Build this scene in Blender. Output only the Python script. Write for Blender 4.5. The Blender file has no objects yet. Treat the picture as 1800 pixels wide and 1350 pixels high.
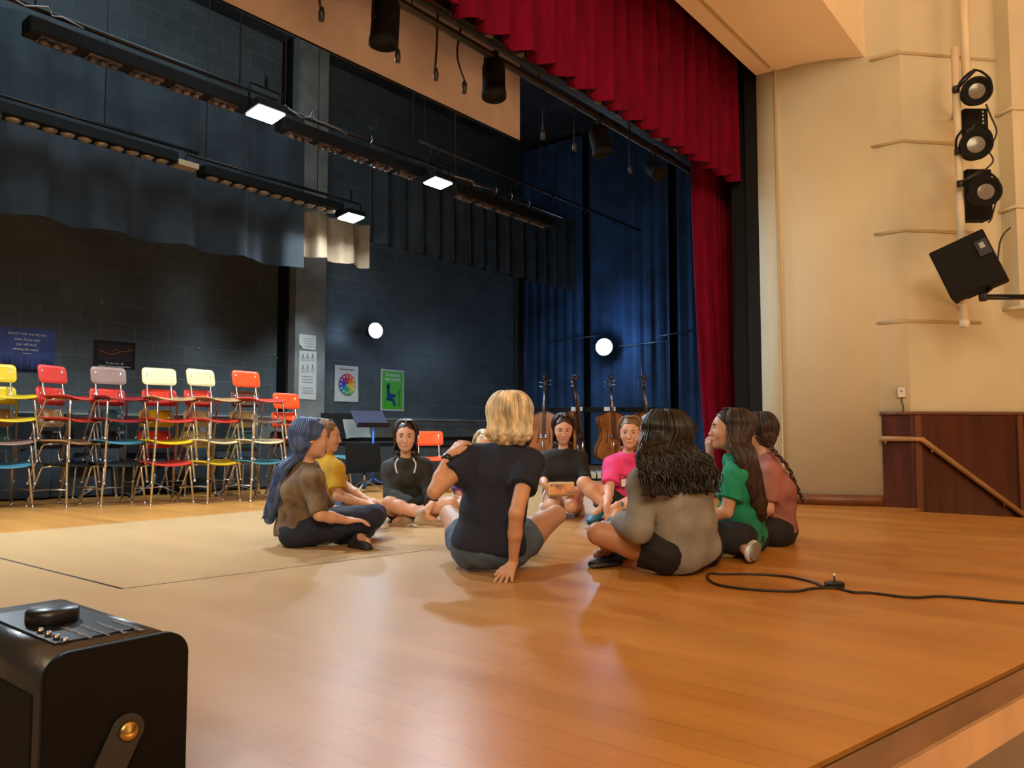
import bpy, bmesh, math, random
import numpy as np
from mathutils import Vector, Matrix
random.seed(7)
rng = np.random.RandomState(7)
C = bpy.context.scene.collection
sc = bpy.context.scene
# ---------------------------------------------------------------- camera, world, exposure, lights
F_PX = 1365.0
CAM = Vector((0, 0, 0.57))
YAW = math.radians(38.9)            # angle between the viewing direction and the stage width axis
PIT = math.radians(3.56)
FWD_H = Vector((math.cos(YAW), math.sin(YAW), 0))
FW = FWD_H * math.cos(PIT) + Vector((0, 0, math.sin(PIT)))
RT = Vector((math.sin(YAW), -math.cos(YAW), 0))
UP = RT.cross(FW)
cd = bpy.data.cameras.new('camera'); cam = bpy.data.objects.new('camera', cd); C.objects.link(cam)
cam.location = CAM
cam.matrix_world = Matrix(((RT.x, UP.x, -FW.x, CAM.x), (RT.y, UP.y, -FW.y, CAM.y), (RT.z, UP.z, -FW.z, CAM.z), (0, 0, 0, 1)))
cd.sensor_width = 36; cd.lens = F_PX / 1800 * 36; cd.clip_start = 0.02; cd.clip_end = 100
sc.camera = cam
sc.view_settings.view_transform = 'Standard'; sc.view_settings.look = 'None'
sc.view_settings.exposure = -0.10; sc.view_settings.gamma = 1; sc.view_settings.use_curve_mapping = False
w = bpy.data.worlds.new('world'); sc.world = w; w.use_nodes = True
w.node_tree.nodes['Background'].inputs[0].default_value = (0.9, 0.8, 0.7, 1)
w.node_tree.nodes['Background'].inputs[1].default_value = 0.05

def area(name, loc, target, size, power, col, sy=None, spread=180):
    l = bpy.data.lights.new(name, 'AREA'); l.energy = power; l.color = col; l.size = size
    if sy: l.shape = 'RECTANGLE'; l.size_y = sy
    l.spread = math.radians(spread)
    o = bpy.data.objects.new(name, l); C.objects.link(o); o.location = loc
    o.rotation_euler = (Vector(target) - Vector(loc)).to_track_quat('-Z', 'Y').to_euler()
    return o
WARM = (1.0, 0.76, 0.49); COOL = (0.74, 0.89, 1.0)
# house lights of the hall
area('house_light', (3.4, -3.0, 5.8), (3.4, -4.6, -1), 2.0, 1250, (1.0, 0.78, 0.52), None, 75)
area('house_light', (-3.6, -2.0, 4.7), (6.4, 1.6, 2.5), 3.0, 115, WARM, None, 100)
area('house_light', (3.4, -6.0, 4.6), (6.4, 1.3, 1.6), 3.0, 28, WARM, None, 110)
area('house_light', (-3.5, -4.0, 4.6), (1, 3.6, 3.6), 2.0, 110, WARM, None, 90)
area('stage_fill_light', (2.6, 5.6, 5.8), (2.4, 8.9, 1.6), 4.0, 190, (0.66, 0.88, 1.0))  # added cool fill in place of flood bounce, not a lamp of the stage

def ray(px, py):
    return FW + RT * ((px - 900) / F_PX) + UP * ((675 - py) / F_PX)
def onY(px, py, Y): d = ray(px, py); return CAM + d * (Y / d.y)
def onX(px, py, X): d = ray(px, py); return CAM + d * (X / d.x)
def onZ(px, py, z=0.0): d = ray(px, py); return CAM + d * ((z - CAM.z) / d.z)
def P(px, py, D): d = ray(px, py); return CAM + d * (D / d.dot(FWD_H))

# ---------------------------------------------------------------- materials
def mat(name, col, rough=0.6, metal=0.0, noise=0.0, nscale=8.0, bump=0.0, bscale=60.0, emit=None, estr=0.0, coat=0.0, col2=None, stretch=None, spec=0.5, sheen=0.0, trans=0.0, sss=0.0):
    m = bpy.data.materials.new(name); m.use_nodes = True
    nt = m.node_tree; b = nt.nodes['Principled BSDF']
    b.inputs['Base Color'].default_value = (*col, 1); b.inputs['Roughness'].default_value = rough
    b.inputs['Metallic'].default_value = metal; b.inputs['Specular IOR Level'].default_value = spec
    if coat: b.inputs['Coat Weight'].default_value = coat; b.inputs['Coat Roughness'].default_value = 0.1
    if sheen: b.inputs['Sheen Weight'].default_value = sheen
    if trans: b.inputs['Transmission Weight'].default_value = trans
    if sss:
        b.inputs['Subsurface Weight'].default_value = sss; b.inputs['Subsurface Radius'].default_value = (0.012, 0.005, 0.003)
        b.inputs['Subsurface Scale'].default_value = 0.6
    tc = nt.nodes.new('ShaderNodeTexCoord'); vec = tc.outputs['Object']
    if stretch:
        mp = nt.nodes.new('ShaderNodeMapping'); mp.inputs['Scale'].default_value = stretch
        nt.links.new(vec, mp.inputs[0]); vec = mp.outputs[0]
    if noise or col2:
        n = nt.nodes.new('ShaderNodeTexNoise'); n.inputs['Scale'].default_value = nscale; n.inputs['Detail'].default_value = 4
        nt.links.new(vec, n.inputs['Vector'])
        r = nt.nodes.new('ShaderNodeValToRGB')
        c2 = col2 if col2 else tuple(max(0, c * (1 - noise)) for c in col)
        c1 = col if col2 else tuple(min(1, c * (1 + noise * 0.5)) for c in col)
        r.color_ramp.elements[0].color = (*c2, 1); r.color_ramp.elements[1].color = (*c1, 1)
        r.color_ramp.elements[0].position = 0.35; r.color_ramp.elements[1].position = 0.65
        nt.links.new(n.outputs[0], r.inputs[0]); nt.links.new(r.outputs[0], b.inputs['Base Color'])
    if bump:
        n2 = nt.nodes.new('ShaderNodeTexNoise'); n2.inputs['Scale'].default_value = bscale; n2.inputs['Detail'].default_value = 3
        nt.links.new(vec, n2.inputs['Vector'])
        bp = nt.nodes.new('ShaderNodeBump'); bp.inputs['Strength'].default_value = bump; bp.inputs['Distance'].default_value = 0.01
        nt.links.new(n2.outputs[0], bp.inputs['Height']); nt.links.new(bp.outputs[0], b.inputs['Normal'])
    if emit:
        b.inputs['Emission Color'].default_value = (*emit, 1); b.inputs['Emission Strength'].default_value = estr
    return m

def floor_mat():
    m = bpy.data.materials.new('stage_wood'); m.use_nodes = True; nt = m.node_tree; N = nt.nodes; L = nt.links
    b = N['Principled BSDF']; tc = N.new('ShaderNodeTexCoord')
    mp = N.new('ShaderNodeMapping'); mp.inputs['Rotation'].default_value = (0, 0, math.radians(90)); L.new(tc.outputs['Object'], mp.inputs[0])
    br = N.new('ShaderNodeTexBrick'); br.inputs['Scale'].default_value = 1.0
    br.inputs['Brick Width'].default_value = 2.4; br.inputs['Row Height'].default_value = 0.083
    br.inputs['Mortar Size'].default_value = 0.0012; br.inputs['Mortar Smooth'].default_value = 0.3; br.inputs['Bias'].default_value = 0
    br.inputs['Color1'].default_value = (0.53, 0.235, 0.048, 1); br.inputs['Color2'].default_value = (0.47, 0.19, 0.034, 1)
    br.inputs['Mortar'].default_value = (0.33, 0.13, 0.025, 1)
    L.new(mp.outputs[0], br.inputs['Vector'])
    n = N.new('ShaderNodeTexNoise'); n.inputs['Scale'].default_value = 2.2; n.inputs['Detail'].default_value = 5
    mp2 = N.new('ShaderNodeMapping'); mp2.inputs['Scale'].default_value = (2.5, 0.5, 1); L.new(tc.outputs['Object'], mp2.inputs[0]); L.new(mp2.outputs[0], n.inputs['Vector'])
    mx = N.new('ShaderNodeMix'); mx.data_type = 'RGBA'; mx.blend_type = 'MULTIPLY'; mx.inputs[0].default_value = 0.55
    rp = N.new('ShaderNodeValToRGB'); rp.color_ramp.elements[0].color = (0.70, 0.64, 0.55, 1); rp.color_ramp.elements[1].color = (1.1, 1.08, 1.05, 1)
    rp.color_ramp.elements[0].position = 0.3; rp.color_ramp.elements[1].position = 0.65
    L.new(n.outputs[0], rp.inputs[0]); L.new(br.outputs['Color'], mx.inputs[6]); L.new(rp.outputs[0], mx.inputs[7])
    # worn scuffs
    n3 = N.new('ShaderNodeTexNoise'); n3.inputs['Scale'].default_value = 14; n3.inputs['Detail'].default_value = 8; L.new(mp2.outputs[0], n3.inputs['Vector'])
    r3 = N.new('ShaderNodeValToRGB'); r3.color_ramp.elements[0].position = 0.66; r3.color_ramp.elements[1].position = 0.74
    r3.color_ramp.elements[0].color = (0, 0, 0, 1); r3.color_ramp.elements[1].color = (0.35, 0.35, 0.35, 1)
    L.new(n3.outputs[0], r3.inputs[0])
    mx3 = N.new('ShaderNodeMix'); mx3.data_type = 'RGBA'; L.new(r3.outputs[0], mx3.inputs[0]); L.new(mx.outputs[2], mx3.inputs[6]); mx3.inputs[7].default_value = (0.56, 0.36, 0.16, 1)
    # paler middle of the stage: cool sheen of the floods painted into the colour
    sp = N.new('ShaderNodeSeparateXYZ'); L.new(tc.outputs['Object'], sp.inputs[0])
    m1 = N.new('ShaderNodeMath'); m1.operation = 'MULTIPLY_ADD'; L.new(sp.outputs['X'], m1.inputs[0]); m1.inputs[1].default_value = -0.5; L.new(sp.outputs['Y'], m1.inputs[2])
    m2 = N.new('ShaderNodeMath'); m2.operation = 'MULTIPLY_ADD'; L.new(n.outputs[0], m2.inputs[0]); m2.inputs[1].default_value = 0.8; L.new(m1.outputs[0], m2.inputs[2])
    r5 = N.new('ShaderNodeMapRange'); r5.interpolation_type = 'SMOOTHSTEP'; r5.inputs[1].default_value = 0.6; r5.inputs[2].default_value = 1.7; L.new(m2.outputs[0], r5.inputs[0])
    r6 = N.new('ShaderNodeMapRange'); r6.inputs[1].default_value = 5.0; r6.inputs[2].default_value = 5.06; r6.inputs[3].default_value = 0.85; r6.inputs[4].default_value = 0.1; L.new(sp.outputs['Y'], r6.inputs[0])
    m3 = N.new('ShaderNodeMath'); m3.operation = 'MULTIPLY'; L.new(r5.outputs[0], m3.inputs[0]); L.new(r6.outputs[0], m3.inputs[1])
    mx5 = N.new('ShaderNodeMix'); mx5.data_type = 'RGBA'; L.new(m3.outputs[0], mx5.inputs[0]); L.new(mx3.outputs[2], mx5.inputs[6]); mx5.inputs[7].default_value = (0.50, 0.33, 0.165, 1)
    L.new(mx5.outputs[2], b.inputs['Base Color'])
    mr = N.new('ShaderNodeMapRange'); mr.inputs[3].default_value = 0.25; mr.inputs[4].default_value = 0.38; L.new(n.outputs[0], mr.inputs[0]); L.new(mr.outputs[0], b.inputs['Roughness'])
    bp = N.new('ShaderNodeBump'); bp.inputs['Strength'].default_value = 0.14; bp.inputs['Distance'].default_value = 0.004
    n4 = N.new('ShaderNodeTexNoise'); n4.inputs['Scale'].default_value = 9; n4.inputs['Detail'].default_value = 3; L.new(tc.outputs['Object'], n4.inputs['Vector'])
    L.new(n4.outputs[0], bp.inputs['Height']); L.new(bp.outputs[0], b.inputs['Normal'])
    b.inputs['Specular IOR Level'].default_value = 0.27
    return m

def block_mat(name, col, mortar, sx=0.406, sy=0.203, axis='Y'):
    m = bpy.data.materials.new(name); m.use_nodes = True; nt = m.node_tree; N = nt.nodes; L = nt.links
    b = N['Principled BSDF']; tc = N.new('ShaderNodeTexCoord'); mp = N.new('ShaderNodeMapping')
    sep = N.new('ShaderNodeSeparateXYZ'); cmb = N.new('ShaderNodeCombineXYZ'); L.new(tc.outputs['Object'], sep.inputs[0])
    L.new(sep.outputs['X' if axis == 'Y' else 'Y'], cmb.inputs[0]); L.new(sep.outputs['Z'], cmb.inputs[1])
    br = N.new('ShaderNodeTexBrick'); br.inputs['Scale'].default_value = 1
    br.inputs['Brick Width'].default_value = sx; br.inputs['Row Height'].default_value = sy
    br.inputs['Mortar Size'].default_value = 0.007; br.inputs['Mortar Smooth'].default_value = 0.5
    br.inputs['Color1'].default_value = (*col, 1); br.inputs['Color2'].default_value = (*[c * 0.8 for c in col], 1)
    br.inputs['Mortar'].default_value = (*mortar, 1)
    L.new(cmb.outputs[0], br.inputs['Vector']); 
    n = N.new('ShaderNodeTexNoise'); n.inputs['Scale'].default_value = 1.3; n.inputs['Detail'].default_value = 5; L.new(tc.outputs['Object'], n.inputs['Vector'])
    mx = N.new('ShaderNodeMix'); mx.data_type = 'RGBA'; mx.blend_type = 'MULTIPLY'; mx.inputs[0].default_value = 0.6
    L.new(br.outputs['Color'], mx.inputs[6]); L.new(n.outputs[0], mx.inputs[7]); L.new(mx.outputs[2], b.inputs['Base Color'])
    bp = N.new('ShaderNodeBump'); bp.invert = True; bp.inputs['Strength'].default_value = 0.6; bp.inputs['Distance'].default_value = 0.006
    L.new(br.outputs['Fac'], bp.inputs['Height']); L.new(bp.outputs[0], b.inputs['Normal'])
    b.inputs['Roughness'].default_value = 0.42
    return m

M = {}
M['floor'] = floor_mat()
M['block'] = block_mat('black_painted_block', (0.16, 0.20, 0.22), (0.23, 0.27, 0.28))
M['black_wall'] = mat('black_wall_paint', (0.05, 0.065, 0.085), 0.6, noise=0.5, nscale=1.5)
M['black_drape'] = mat('black_drape', (0.026, 0.038, 0.050), 0.85, noise=0.4, nscale=3, sheen=0.1)
M['grey_paint'] = mat('grey_paint', (0.30, 0.33, 0.32), 0.5, noise=0.35, nscale=2.5)
M['cream'] = mat('cream_paint', (0.61, 0.57, 0.42), 0.62, noise=0.10, nscale=0.9, bump=0.12, bscale=25)
M['cream2'] = mat('cream_ceiling_paint', (0.87, 0.73, 0.54), 0.65, noise=0.05, nscale=1)
M['groove'] = mat('cream_moulding', (0.50, 0.39, 0.23), 0.6)
M['maroon'] = mat('maroon_wood', (0.085, 0.019, 0.010), 0.35, noise=0.35, nscale=3, stretch=(4, 4, 0.6))
M['maroon_trim'] = mat('maroon_trim', (0.16, 0.055, 0.025), 0.4)
M['basewood'] = mat('baseboard_wood', (0.17, 0.055, 0.018), 0.4, noise=0.3, nscale=3)
M['rail'] = mat('rail_wood', (0.40, 0.20, 0.07), 0.35, noise=0.2)
M['edge'] = mat('stage_edge_wood', (0.24, 0.095, 0.028), 0.35, noise=0.3, nscale=3, stretch=(1, 4, 4))
M['edge_dark'] = mat('stage_front_wood', (0.055, 0.018, 0.008), 0.45, noise=0.3)
M['gap'] = mat('edge_gap', (0.03, 0.018, 0.01), 0.8)
M['red'] = mat('red_velvet', (0.13, 0.001, 0.014), 0.9, noise=0.25, nscale=6, spec=0.1, stretch=(3, 3, 0.5))
M['black'] = mat('black_plastic', (0.012, 0.012, 0.013), 0.35)
M['black_matte'] = mat('black_matte', (0.010, 0.010, 0.010), 0.75, spec=0.15)
M['black_leather'] = mat('black_leather', (0.010, 0.010, 0.010), 0.32, bump=0.25, bscale=500, coat=0.3)
M['brass'] = mat('brass', (0.60, 0.42, 0.14), 0.3, metal=1.0)
M['chrome'] = mat('chrome', (0.66, 0.66, 0.68), 0.26, metal=1.0, noise=0.15, nscale=40)
M['steel'] = mat('grey_steel', (0.30, 0.31, 0.33), 0.4, metal=0.8)
M['screen'] = mat('screen_fabric', (0.88, 0.80, 0.86), 0.85, noise=0.05)
M['pipe'] = mat('dark_pipe', (0.030, 0.026, 0.022), 0.45, metal=0.4)
M['white_lamp'] = mat('lamp_white', (0.8, 0.8, 0.8), 0.5, emit=(0.93, 1.0, 0.97), estr=40)
M['blue_lamp'] = mat('lamp_blue_white', (0.8, 0.8, 0.8), 0.5, emit=(0.55, 0.80, 1.0), estr=30)
M['lens'] = mat('lamp_lens', (0.17, 0.15, 0.13), 0.25, coat=0.4)
M['roundel'] = mat('striplight_roundel', (0.42, 0.38, 0.34), 0.25, noise=0.4, nscale=25, metal=0.3)
M['roundel_dim'] = mat('striplight_roundel_dusty', (0.11, 0.08, 0.075), 0.3, noise=0.7, nscale=25)
M['white_paint'] = mat('white_paint', (0.70, 0.62, 0.46), 0.5)
M['paper'] = mat('paper', (0.74, 0.76, 0.74), 0.7)
M['ink'] = mat('grey_ink', (0.30, 0.31, 0.31), 0.7)
M['blue_poster'] = mat('poster_blue', (0.075, 0.12, 0.42), 0.4, noise=0.3, nscale=6)
M['white_ink'] = mat('white_ink', (0.85, 0.87, 0.9), 0.6)
M['dark_ink'] = mat('dark_ink', (0.010, 0.010, 0.012), 0.4)
M['green_poster'] = mat('poster_green', (0.10, 0.62, 0.03), 0.4)
M['navy_ink'] = mat('poster_navy', (0.01, 0.05, 0.30), 0.5)
M['tree_ink'] = mat('poster_grass', (0.035, 0.045, 0.10), 0.5)
M['orange'] = mat('orange_plastic', (0.80, 0.13, 0.02), 0.35)
M['glow_window'] = mat('frosted_pane', (0.5, 0.6, 0.55), 0.4, emit=(0.60, 0.85, 0.72), estr=0.45)
M['cello'] = mat('cello_varnish', (0.36, 0.11, 0.025), 0.22, noise=0.4, nscale=5, coat=0.6)
M['cello_dark'] = mat('cello_edge', (0.05, 0.016, 0.008), 0.3)
M['blue_metal'] = mat('blue_metal', (0.02, 0.12, 0.50), 0.35)
M['navy_cloth'] = mat('navy_cloth', (0.012, 0.014, 0.045), 0.8, noise=0.3)
M['cream_wood'] = mat('cream_shelf', (0.55, 0.50, 0.38), 0.5, noise=0.15)
M['rope'] = mat('pale_rope', (0.22, 0.20, 0.17), 0.8)
M['cable'] = mat('cable_black', (0.018, 0.016, 0.014), 0.5)

# ---------------------------------------------------------------- mesh helpers
def link(name, me, m, parent=None):
    o = bpy.data.objects.new(name, me); C.objects.link(o)
    if m is not None:
        for x in (m if isinstance(m, (list, tuple)) else [m]): me.materials.append(x)
    if parent is not None:
        o.parent = parent
        o.matrix_parent_inverse = Matrix.Translation(-parent.matrix_basis.translation) if False else Matrix.Identity(4)
    return o
def tag(o, label=None, cat=None, group=None, kind=None):
    if label: o['label'] = label
    if cat: o['category'] = cat
    if group: o['group'] = group
    if kind: o['kind'] = kind
    return o
def thing(name, label, cat, loc=(0, 0, 0), rz=0.0, group=None):
    o = bpy.data.objects.new(name, None); C.objects.link(o); o.empty_display_size = 0.1
    o.location = loc; o.rotation_euler = (0, 0, rz)
    return tag(o, label, cat, group)

class MB:
    """collects shapes into one mesh"""
    def __init__(s): s.bm = bmesh.new(); s.mi = 0
    def _f(s, vs):
        try:
            f = s.bm.faces.new(vs); f.material_index = s.mi; f.smooth = True; return f
        except ValueError: return None
    def box(s, c, d, R=None, bevel=0.0, seg=2, taper=None):
        c = Vector(c); x, y, z = [k / 2 for k in d]; vs = []
        for sz in (-1, 1):
            for sx, sy in ((-1, -1), (1, -1), (1, 1), (-1, 1)):
                tp = taper if (taper and sz > 0) else 1
                v = Vector((sx * x * tp, sy * y * tp, sz * z))
                if R is not None: v = R @ v
                vs.append(s.bm.verts.new(c + v))
        fs = []
        for q in ((3, 2, 1, 0), (4, 5, 6, 7), (0, 1, 5, 4), (1, 2, 6, 5), (2, 3, 7, 6), (3, 0, 4, 7)):
            f = s._f([vs[i] for i in q]); f.smooth = False; fs.append(f)
        if bevel:
            es = list({e for f in fs for e in f.edges})
            r = bmesh.ops.bevel(s.bm, geom=es, offset=bevel, segments=seg, affect='EDGES', profile=0.5)
            for f in r['faces']: f.smooth = True; f.material_index = s.mi
        return s
    def tube(s, pts, r, n=8, caps=True, flat=None):
        pts = [Vector(p) for p in pts]; k = len(pts)
        rs = r if isinstance(r, (list, tuple)) else [r] * k
        rings = []; prev = None
        for i, p in enumerate(pts):
            t = (pts[min(i + 1, k - 1)] - pts[max(i - 1, 0)])
            if t.length < 1e-9: t = Vector((0, 0, 1))
            t.normalize()
            if prev is None:
                a = Vector((0, 0, 1)) if abs(t.z) < 0.9 else Vector((1, 0, 0))
                u = t.cross(a).normalized()
            else:
                u = prev - t * prev.dot(t)
                u = u.normalized() if u.length > 1e-6 else t.orthogonal().normalized()
            prev = u; v = t.cross(u)
            fl = flat or 1.0
            rings.append([s.bm.verts.new(p + u * (math.cos(a2) * rs[i]) + v * (math.sin(a2) * rs[i] * fl)) for a2 in [2 * math.pi * j / n for j in range(n)]])
        for a, b in zip(rings, rings[1:]):
            for j in range(n): s._f([a[j], a[(j + 1) % n], b[(j + 1) % n], b[j]])
        if caps and n > 2:
            f = s._f(rings[0][::-1]); g = s._f(rings[-1])
            for q in (f, g):
                if q: q.smooth = False
        return s
    def lathe(s, prof, c=(0, 0, 0), R=None, n=24):
        c = Vector(c); rings = []
        for (r, z) in prof:
            ring = []
            for j in range(n):
                a = 2 * math.pi * j / n; v = Vector((r * math.cos(a), r * math.sin(a), z))
                if R is not None: v = R @ v
                ring.append(s.bm.verts.new(c + v))
            rings.append(ring)
        for a, b in zip(rings, rings[1:]):
            for j in range(n): s._f([a[j], a[(j + 1) % n], b[(j + 1) % n], b[j]])
        s._f(rings[0][::-1]); s._f(rings[-1])
        return s
    def grid(s, fn, nu, nv, closed_u=False):
        vs = [[s.bm.verts.new(fn(i / (nu - (0 if closed_u else 1)), j / (nv - 1))) for i in range(nu)] for j in range(nv)]
        for j in range(nv - 1):
            for i in range(nu if closed_u else nu - 1):
                s._f([vs[j][i], vs[j][(i + 1) % nu], vs[j + 1][(i + 1) % nu], vs[j + 1][i]])
        return s
    def prism(s, pts, a, b=None, th=None):
        """polygon pts (list of 3D) extruded by vector a"""
        lo = [s.bm.verts.new(Vector(p)) for p in pts]; hi = [s.bm.verts.new(Vector(p) + Vector(a)) for p in pts]
        n = len(pts)
        for q in (s._f(lo[::-1]), s._f(hi)):
            if q: q.smooth = False
        for i in range(n):
            f = s._f([lo[i], lo[(i + 1) % n], hi[(i + 1) % n], hi[i]])
            if f: f.smooth = n > 10
        return s
    def build(s, name, m, parent=None, recalc=True):
        if recalc: bmesh.ops.recalc_face_normals(s.bm, faces=s.bm.faces)
        me = bpy.data.meshes.new(name); s.bm.to_mesh(me); s.bm.free()
        return link(name, me, m, parent)

def rotm(t, upv=None):
    """matrix taking local Z to direction t"""
    return Vector(t).to_track_quat('Z', 'Y').to_matrix()
def bez(pts, n=24):
    """Catmull-Rom through pts"""
    pts = [Vector(p) for p in pts]; q = [pts[0]] + pts + [pts[-1]]; out = []
    segs = len(pts) - 1; per = max(2, n // segs)
    for i in range(segs):
        p0, p1, p2, p3 = q[i:i + 4]
        for j in range(per):
            t = j / per
            out.append(0.5 * ((2 * p1) + (p2 - p0) * t + (2 * p0 - 5 * p1 + 4 * p2 - p3) * t * t + (3 * p1 - p0 - 3 * p2 + p3) * t ** 3))
    out.append(pts[-1]); return out
def struct(o): o['kind'] = 'structure'; return o
def text_mesh(name, body, size, mtx, m, parent, align='CENTER', thick=0.0008):
    cu = bpy.data.curves.new(name, 'FONT'); cu.body = body; cu.size = size; cu.align_x = align; cu.align_y = 'CENTER'; cu.extrude = thick; cu.offset = size * 0.02
    o = bpy.data.objects.new(name, cu); C.objects.link(o)
    dg = bpy.context.evaluated_depsgraph_get(); me = bpy.data.meshes.new_from_object(o.evaluated_get(dg))
    bpy.data.objects.remove(o); me.transform(mtx)
    return link(name, me, m, parent)
# ================================================================ SETTING
YB = 9.1; XR = 11.6; YO = 2.4; XO = 6.16; ZC = 3.57
# stage floor: its front edge runs a little skewed, its right end stops at the stair well
e1 = onZ(1420, 1350); e2 = onZ(1800, 1165); ed = (e2 - e1).normalized()
def edge_at(x): return e1 + ed * ((x - e1.x) / ed.x)
xl = -7.0
fr = edge_at(6.22)
poly = [edge_at(xl), fr, Vector((6.22, 0.2, 0)), Vector((6.22, 1.30, 0)), Vector((6.55, 1.30, 0)), Vector((6.6, 2.5, 0)), Vector((XR, 2.5, 0)), Vector((XR, YB, 0)), Vector((xl, YB, 0))]
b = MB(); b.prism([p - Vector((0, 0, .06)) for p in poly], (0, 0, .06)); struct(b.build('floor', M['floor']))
# seams of the trap cover in the boards
b = MB()
s0, s1, s2 = onZ(-60, 966), onZ(215, 1035), onZ(760, 966)
for p, q, wd in ((s0, s1, .006), (s1, s2, .0035)):
    b.tube([p + Vector((0, 0, .0005)), q + Vector((0, 0, .0005))], wd, 6, flat=0.12)
struct(b.build('trim_1', M['gap']))
# nosing: dark gap, brown strip, pale lip, dark front
nrm = Vector((ed.y, -ed.x, 0))
def strip(name, o0, o1, z0, z1, m):
    a, c = edge_at(xl), edge_at(6.22)
    pts = [a + nrm * o0, c + nrm * o0, c + nrm * o1, a + nrm * o1]
    q = MB(); q.prism([Vector((p.x, p.y, z0)) for p in pts], (0, 0, z1 - z0)); return struct(q.build(name, m))
strip('trim_2', 0.0, 0.012, -.06, -.010, M['gap'])
strip('trim_3', 0.012, 0.085, -.06, -.004, M['edge'])
strip('trim_4', 0.085, 0.094, -.07, -.001, M['rail'])
strip('wall_front', 0.02, 0.084, -1.0, -.06, M['edge_dark'])
b = MB(); b.box((1, -6, -1.02), (24, 14.5, .04)); struct(b.build('floor_hall', mat('hall_floor', (0.42, 0.26, 0.14), 0.5)))

# stage shell
b = MB(); b.box((2.3, YB + .1, 3), (18.8, .2, 6.4)); struct(b.build('wall_back', M['block']))
b = MB(); b.box((XR + .1, 5.9, 3), (.2, 7.0, 6.4)); struct(b.build('wall_right', M['black_matte']))
b = MB(); b.box((xl - .1, 4.5, 3), (.2, 9.4, 6.4)); struct(b.build('wall_left', M['black_wall']))
b = MB(); b.box((2.3, 5.9, 6.1), (18.8, 7.0, .2)); struct(b.build('ceiling_stage', M['black_wall']))
# proscenium: header + reveal + curved splay wall
b = MB(); b.box(((xl + 6.7) / 2, 2.0, ZC + 1.5), (6.7 - xl, .8, 3.0)); struct(b.build('ceiling_soffit', M['cream2']))
b = MB(); b.box(((xl + XO) / 2, 2.25, ZC - .006), (XO - xl, .022, .014)); struct(b.build('trim_5', M['groove']))
c0 = onY(1340, 700, YO); XO = c0.x
wall_pts = [(XO, YO), (XO + .02, 2.25)]
A = onZ(1385, 884); Bp = onZ(1562, 889)
A = Vector((XO + .02, 2.22)); Bv = Vector((6.5, 1.55))
# gently bulging drum between the groove and the corner
for i in range(17):
    t = i / 16; p = A.lerp(Bv, t); n2 = Vector((-(Bv - A).y, (Bv - A).x)).normalized()
    bul = 0.055 * math.sin(math.pi * t)
    wall_pts.append((p.x + n2.x * -bul if False else p.x - 0.055 * math.sin(math.pi * t) * 1.0, p.y))
wall_pts += [(6.5, 1.35)]
b = MB()
back = [(7.2, 1.35), (7.2, YO)]
b.prism([(x, y, 0) for x, y in wall_pts + [(6.9, 1.35), (6.9, YO)]], (0, 0, ZC))
o = b.build('wall_proscenium', M['cream']); struct(o)
b = MB(); b.box((XO + .005, 2.238, ZC / 2), (.03, .014, ZC)); struct(b.build('trim_6', M['groove']))
# black return behind the proscenium edge
b = MB(); b.box((XO + .45, YO + .06, 3), (.88, .10, 6)); struct(b.build('wall_return', M['black_matte']))
b = MB(); b.box((9.0, YO + .2, 3), (5.3, .16, 6.2)); struct(b.build('wall_wing', M['black_matte']))
# baseboard along the drum
bb = [(x - .018, y) for x, y in wall_pts[2:-1]] + [(x + .01, y) for x, y in wall_pts[2:-1]][::-1]
b = MB(); b.prism([(x, y, 0) for x, y in bb], (0, 0, .085)); struct(b.build('baseboard_right', M['basewood']))
# hall side wall, splayed, with ledges at every 0.7 m
D2 = Vector((.74, -.672, 0)).normalized(); K = Vector((6.5, 1.35, 0)); Kn = Vector((-D2.y, D2.x, 0))
if Kn.y < 0: Kn = -Kn
def along(t, off=0.0, z=0.0): return K + D2 * t - Kn * off * 1.0 + Vector((0, 0, z))
b = MB(); b.prism([along(0, 0, -1.0), along(6, 0, -1.0), along(6, -.3, -1.0), along(0, -.3, -1.0)], (0, 0, 7)); struct(b.build('wall_hall', M['cream']))
b = MB(); b.prism([(6.5, 1.35, ZC), (6.5, 1.62, ZC), (6.9, 1.62, ZC), (6.9, 1.35, ZC)], (0, 0, 3)); struct(b.build('wall_pilaster', M['cream']))
for i in range(5):
    z = .715 + .705 * (i + 1); b = MB()
    b.tube([Vector((6.497, 1.60 if z < ZC else 1.6, z)), Vector((6.497, 1.35, z)), along(0, .003, z), along(.62, .003, z)], .013, 6, flat=1)
    if z > 3.5: b.tube([along(.62, .003, z), along(5, .003, z)], .012, 6)
    struct(b.build('trim_%d' % (7 + i), M['groove']))
# hung wall panel right of the lamp pole
tp = .84; o0 = .15
b = MB()
zb = onZ(1785, 530, 0)  # direction only
pz = P(1785, 533, 5.7).z
b.prism([along(tp, o0, pz), along(tp + 1.3, o0, pz), along(tp + 1.3, .0, pz), along(tp, .0, pz)], (0, 0, 6 - pz)); struct(b.build('wall_panel', M['cream']))
for i, z in enumerate((pz, P(1770, 350, 5.7).z, P(1765, 172, 5.7).z)):
    b = MB(); b.tube([along(tp - .012, 0, z), along(tp - .012, o0 + .01, z), along(tp + 1.3, o0 + .01, z)], .016, 6); struct(b.build('trim_%d' % (12 + i), M['white_paint']))
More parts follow.
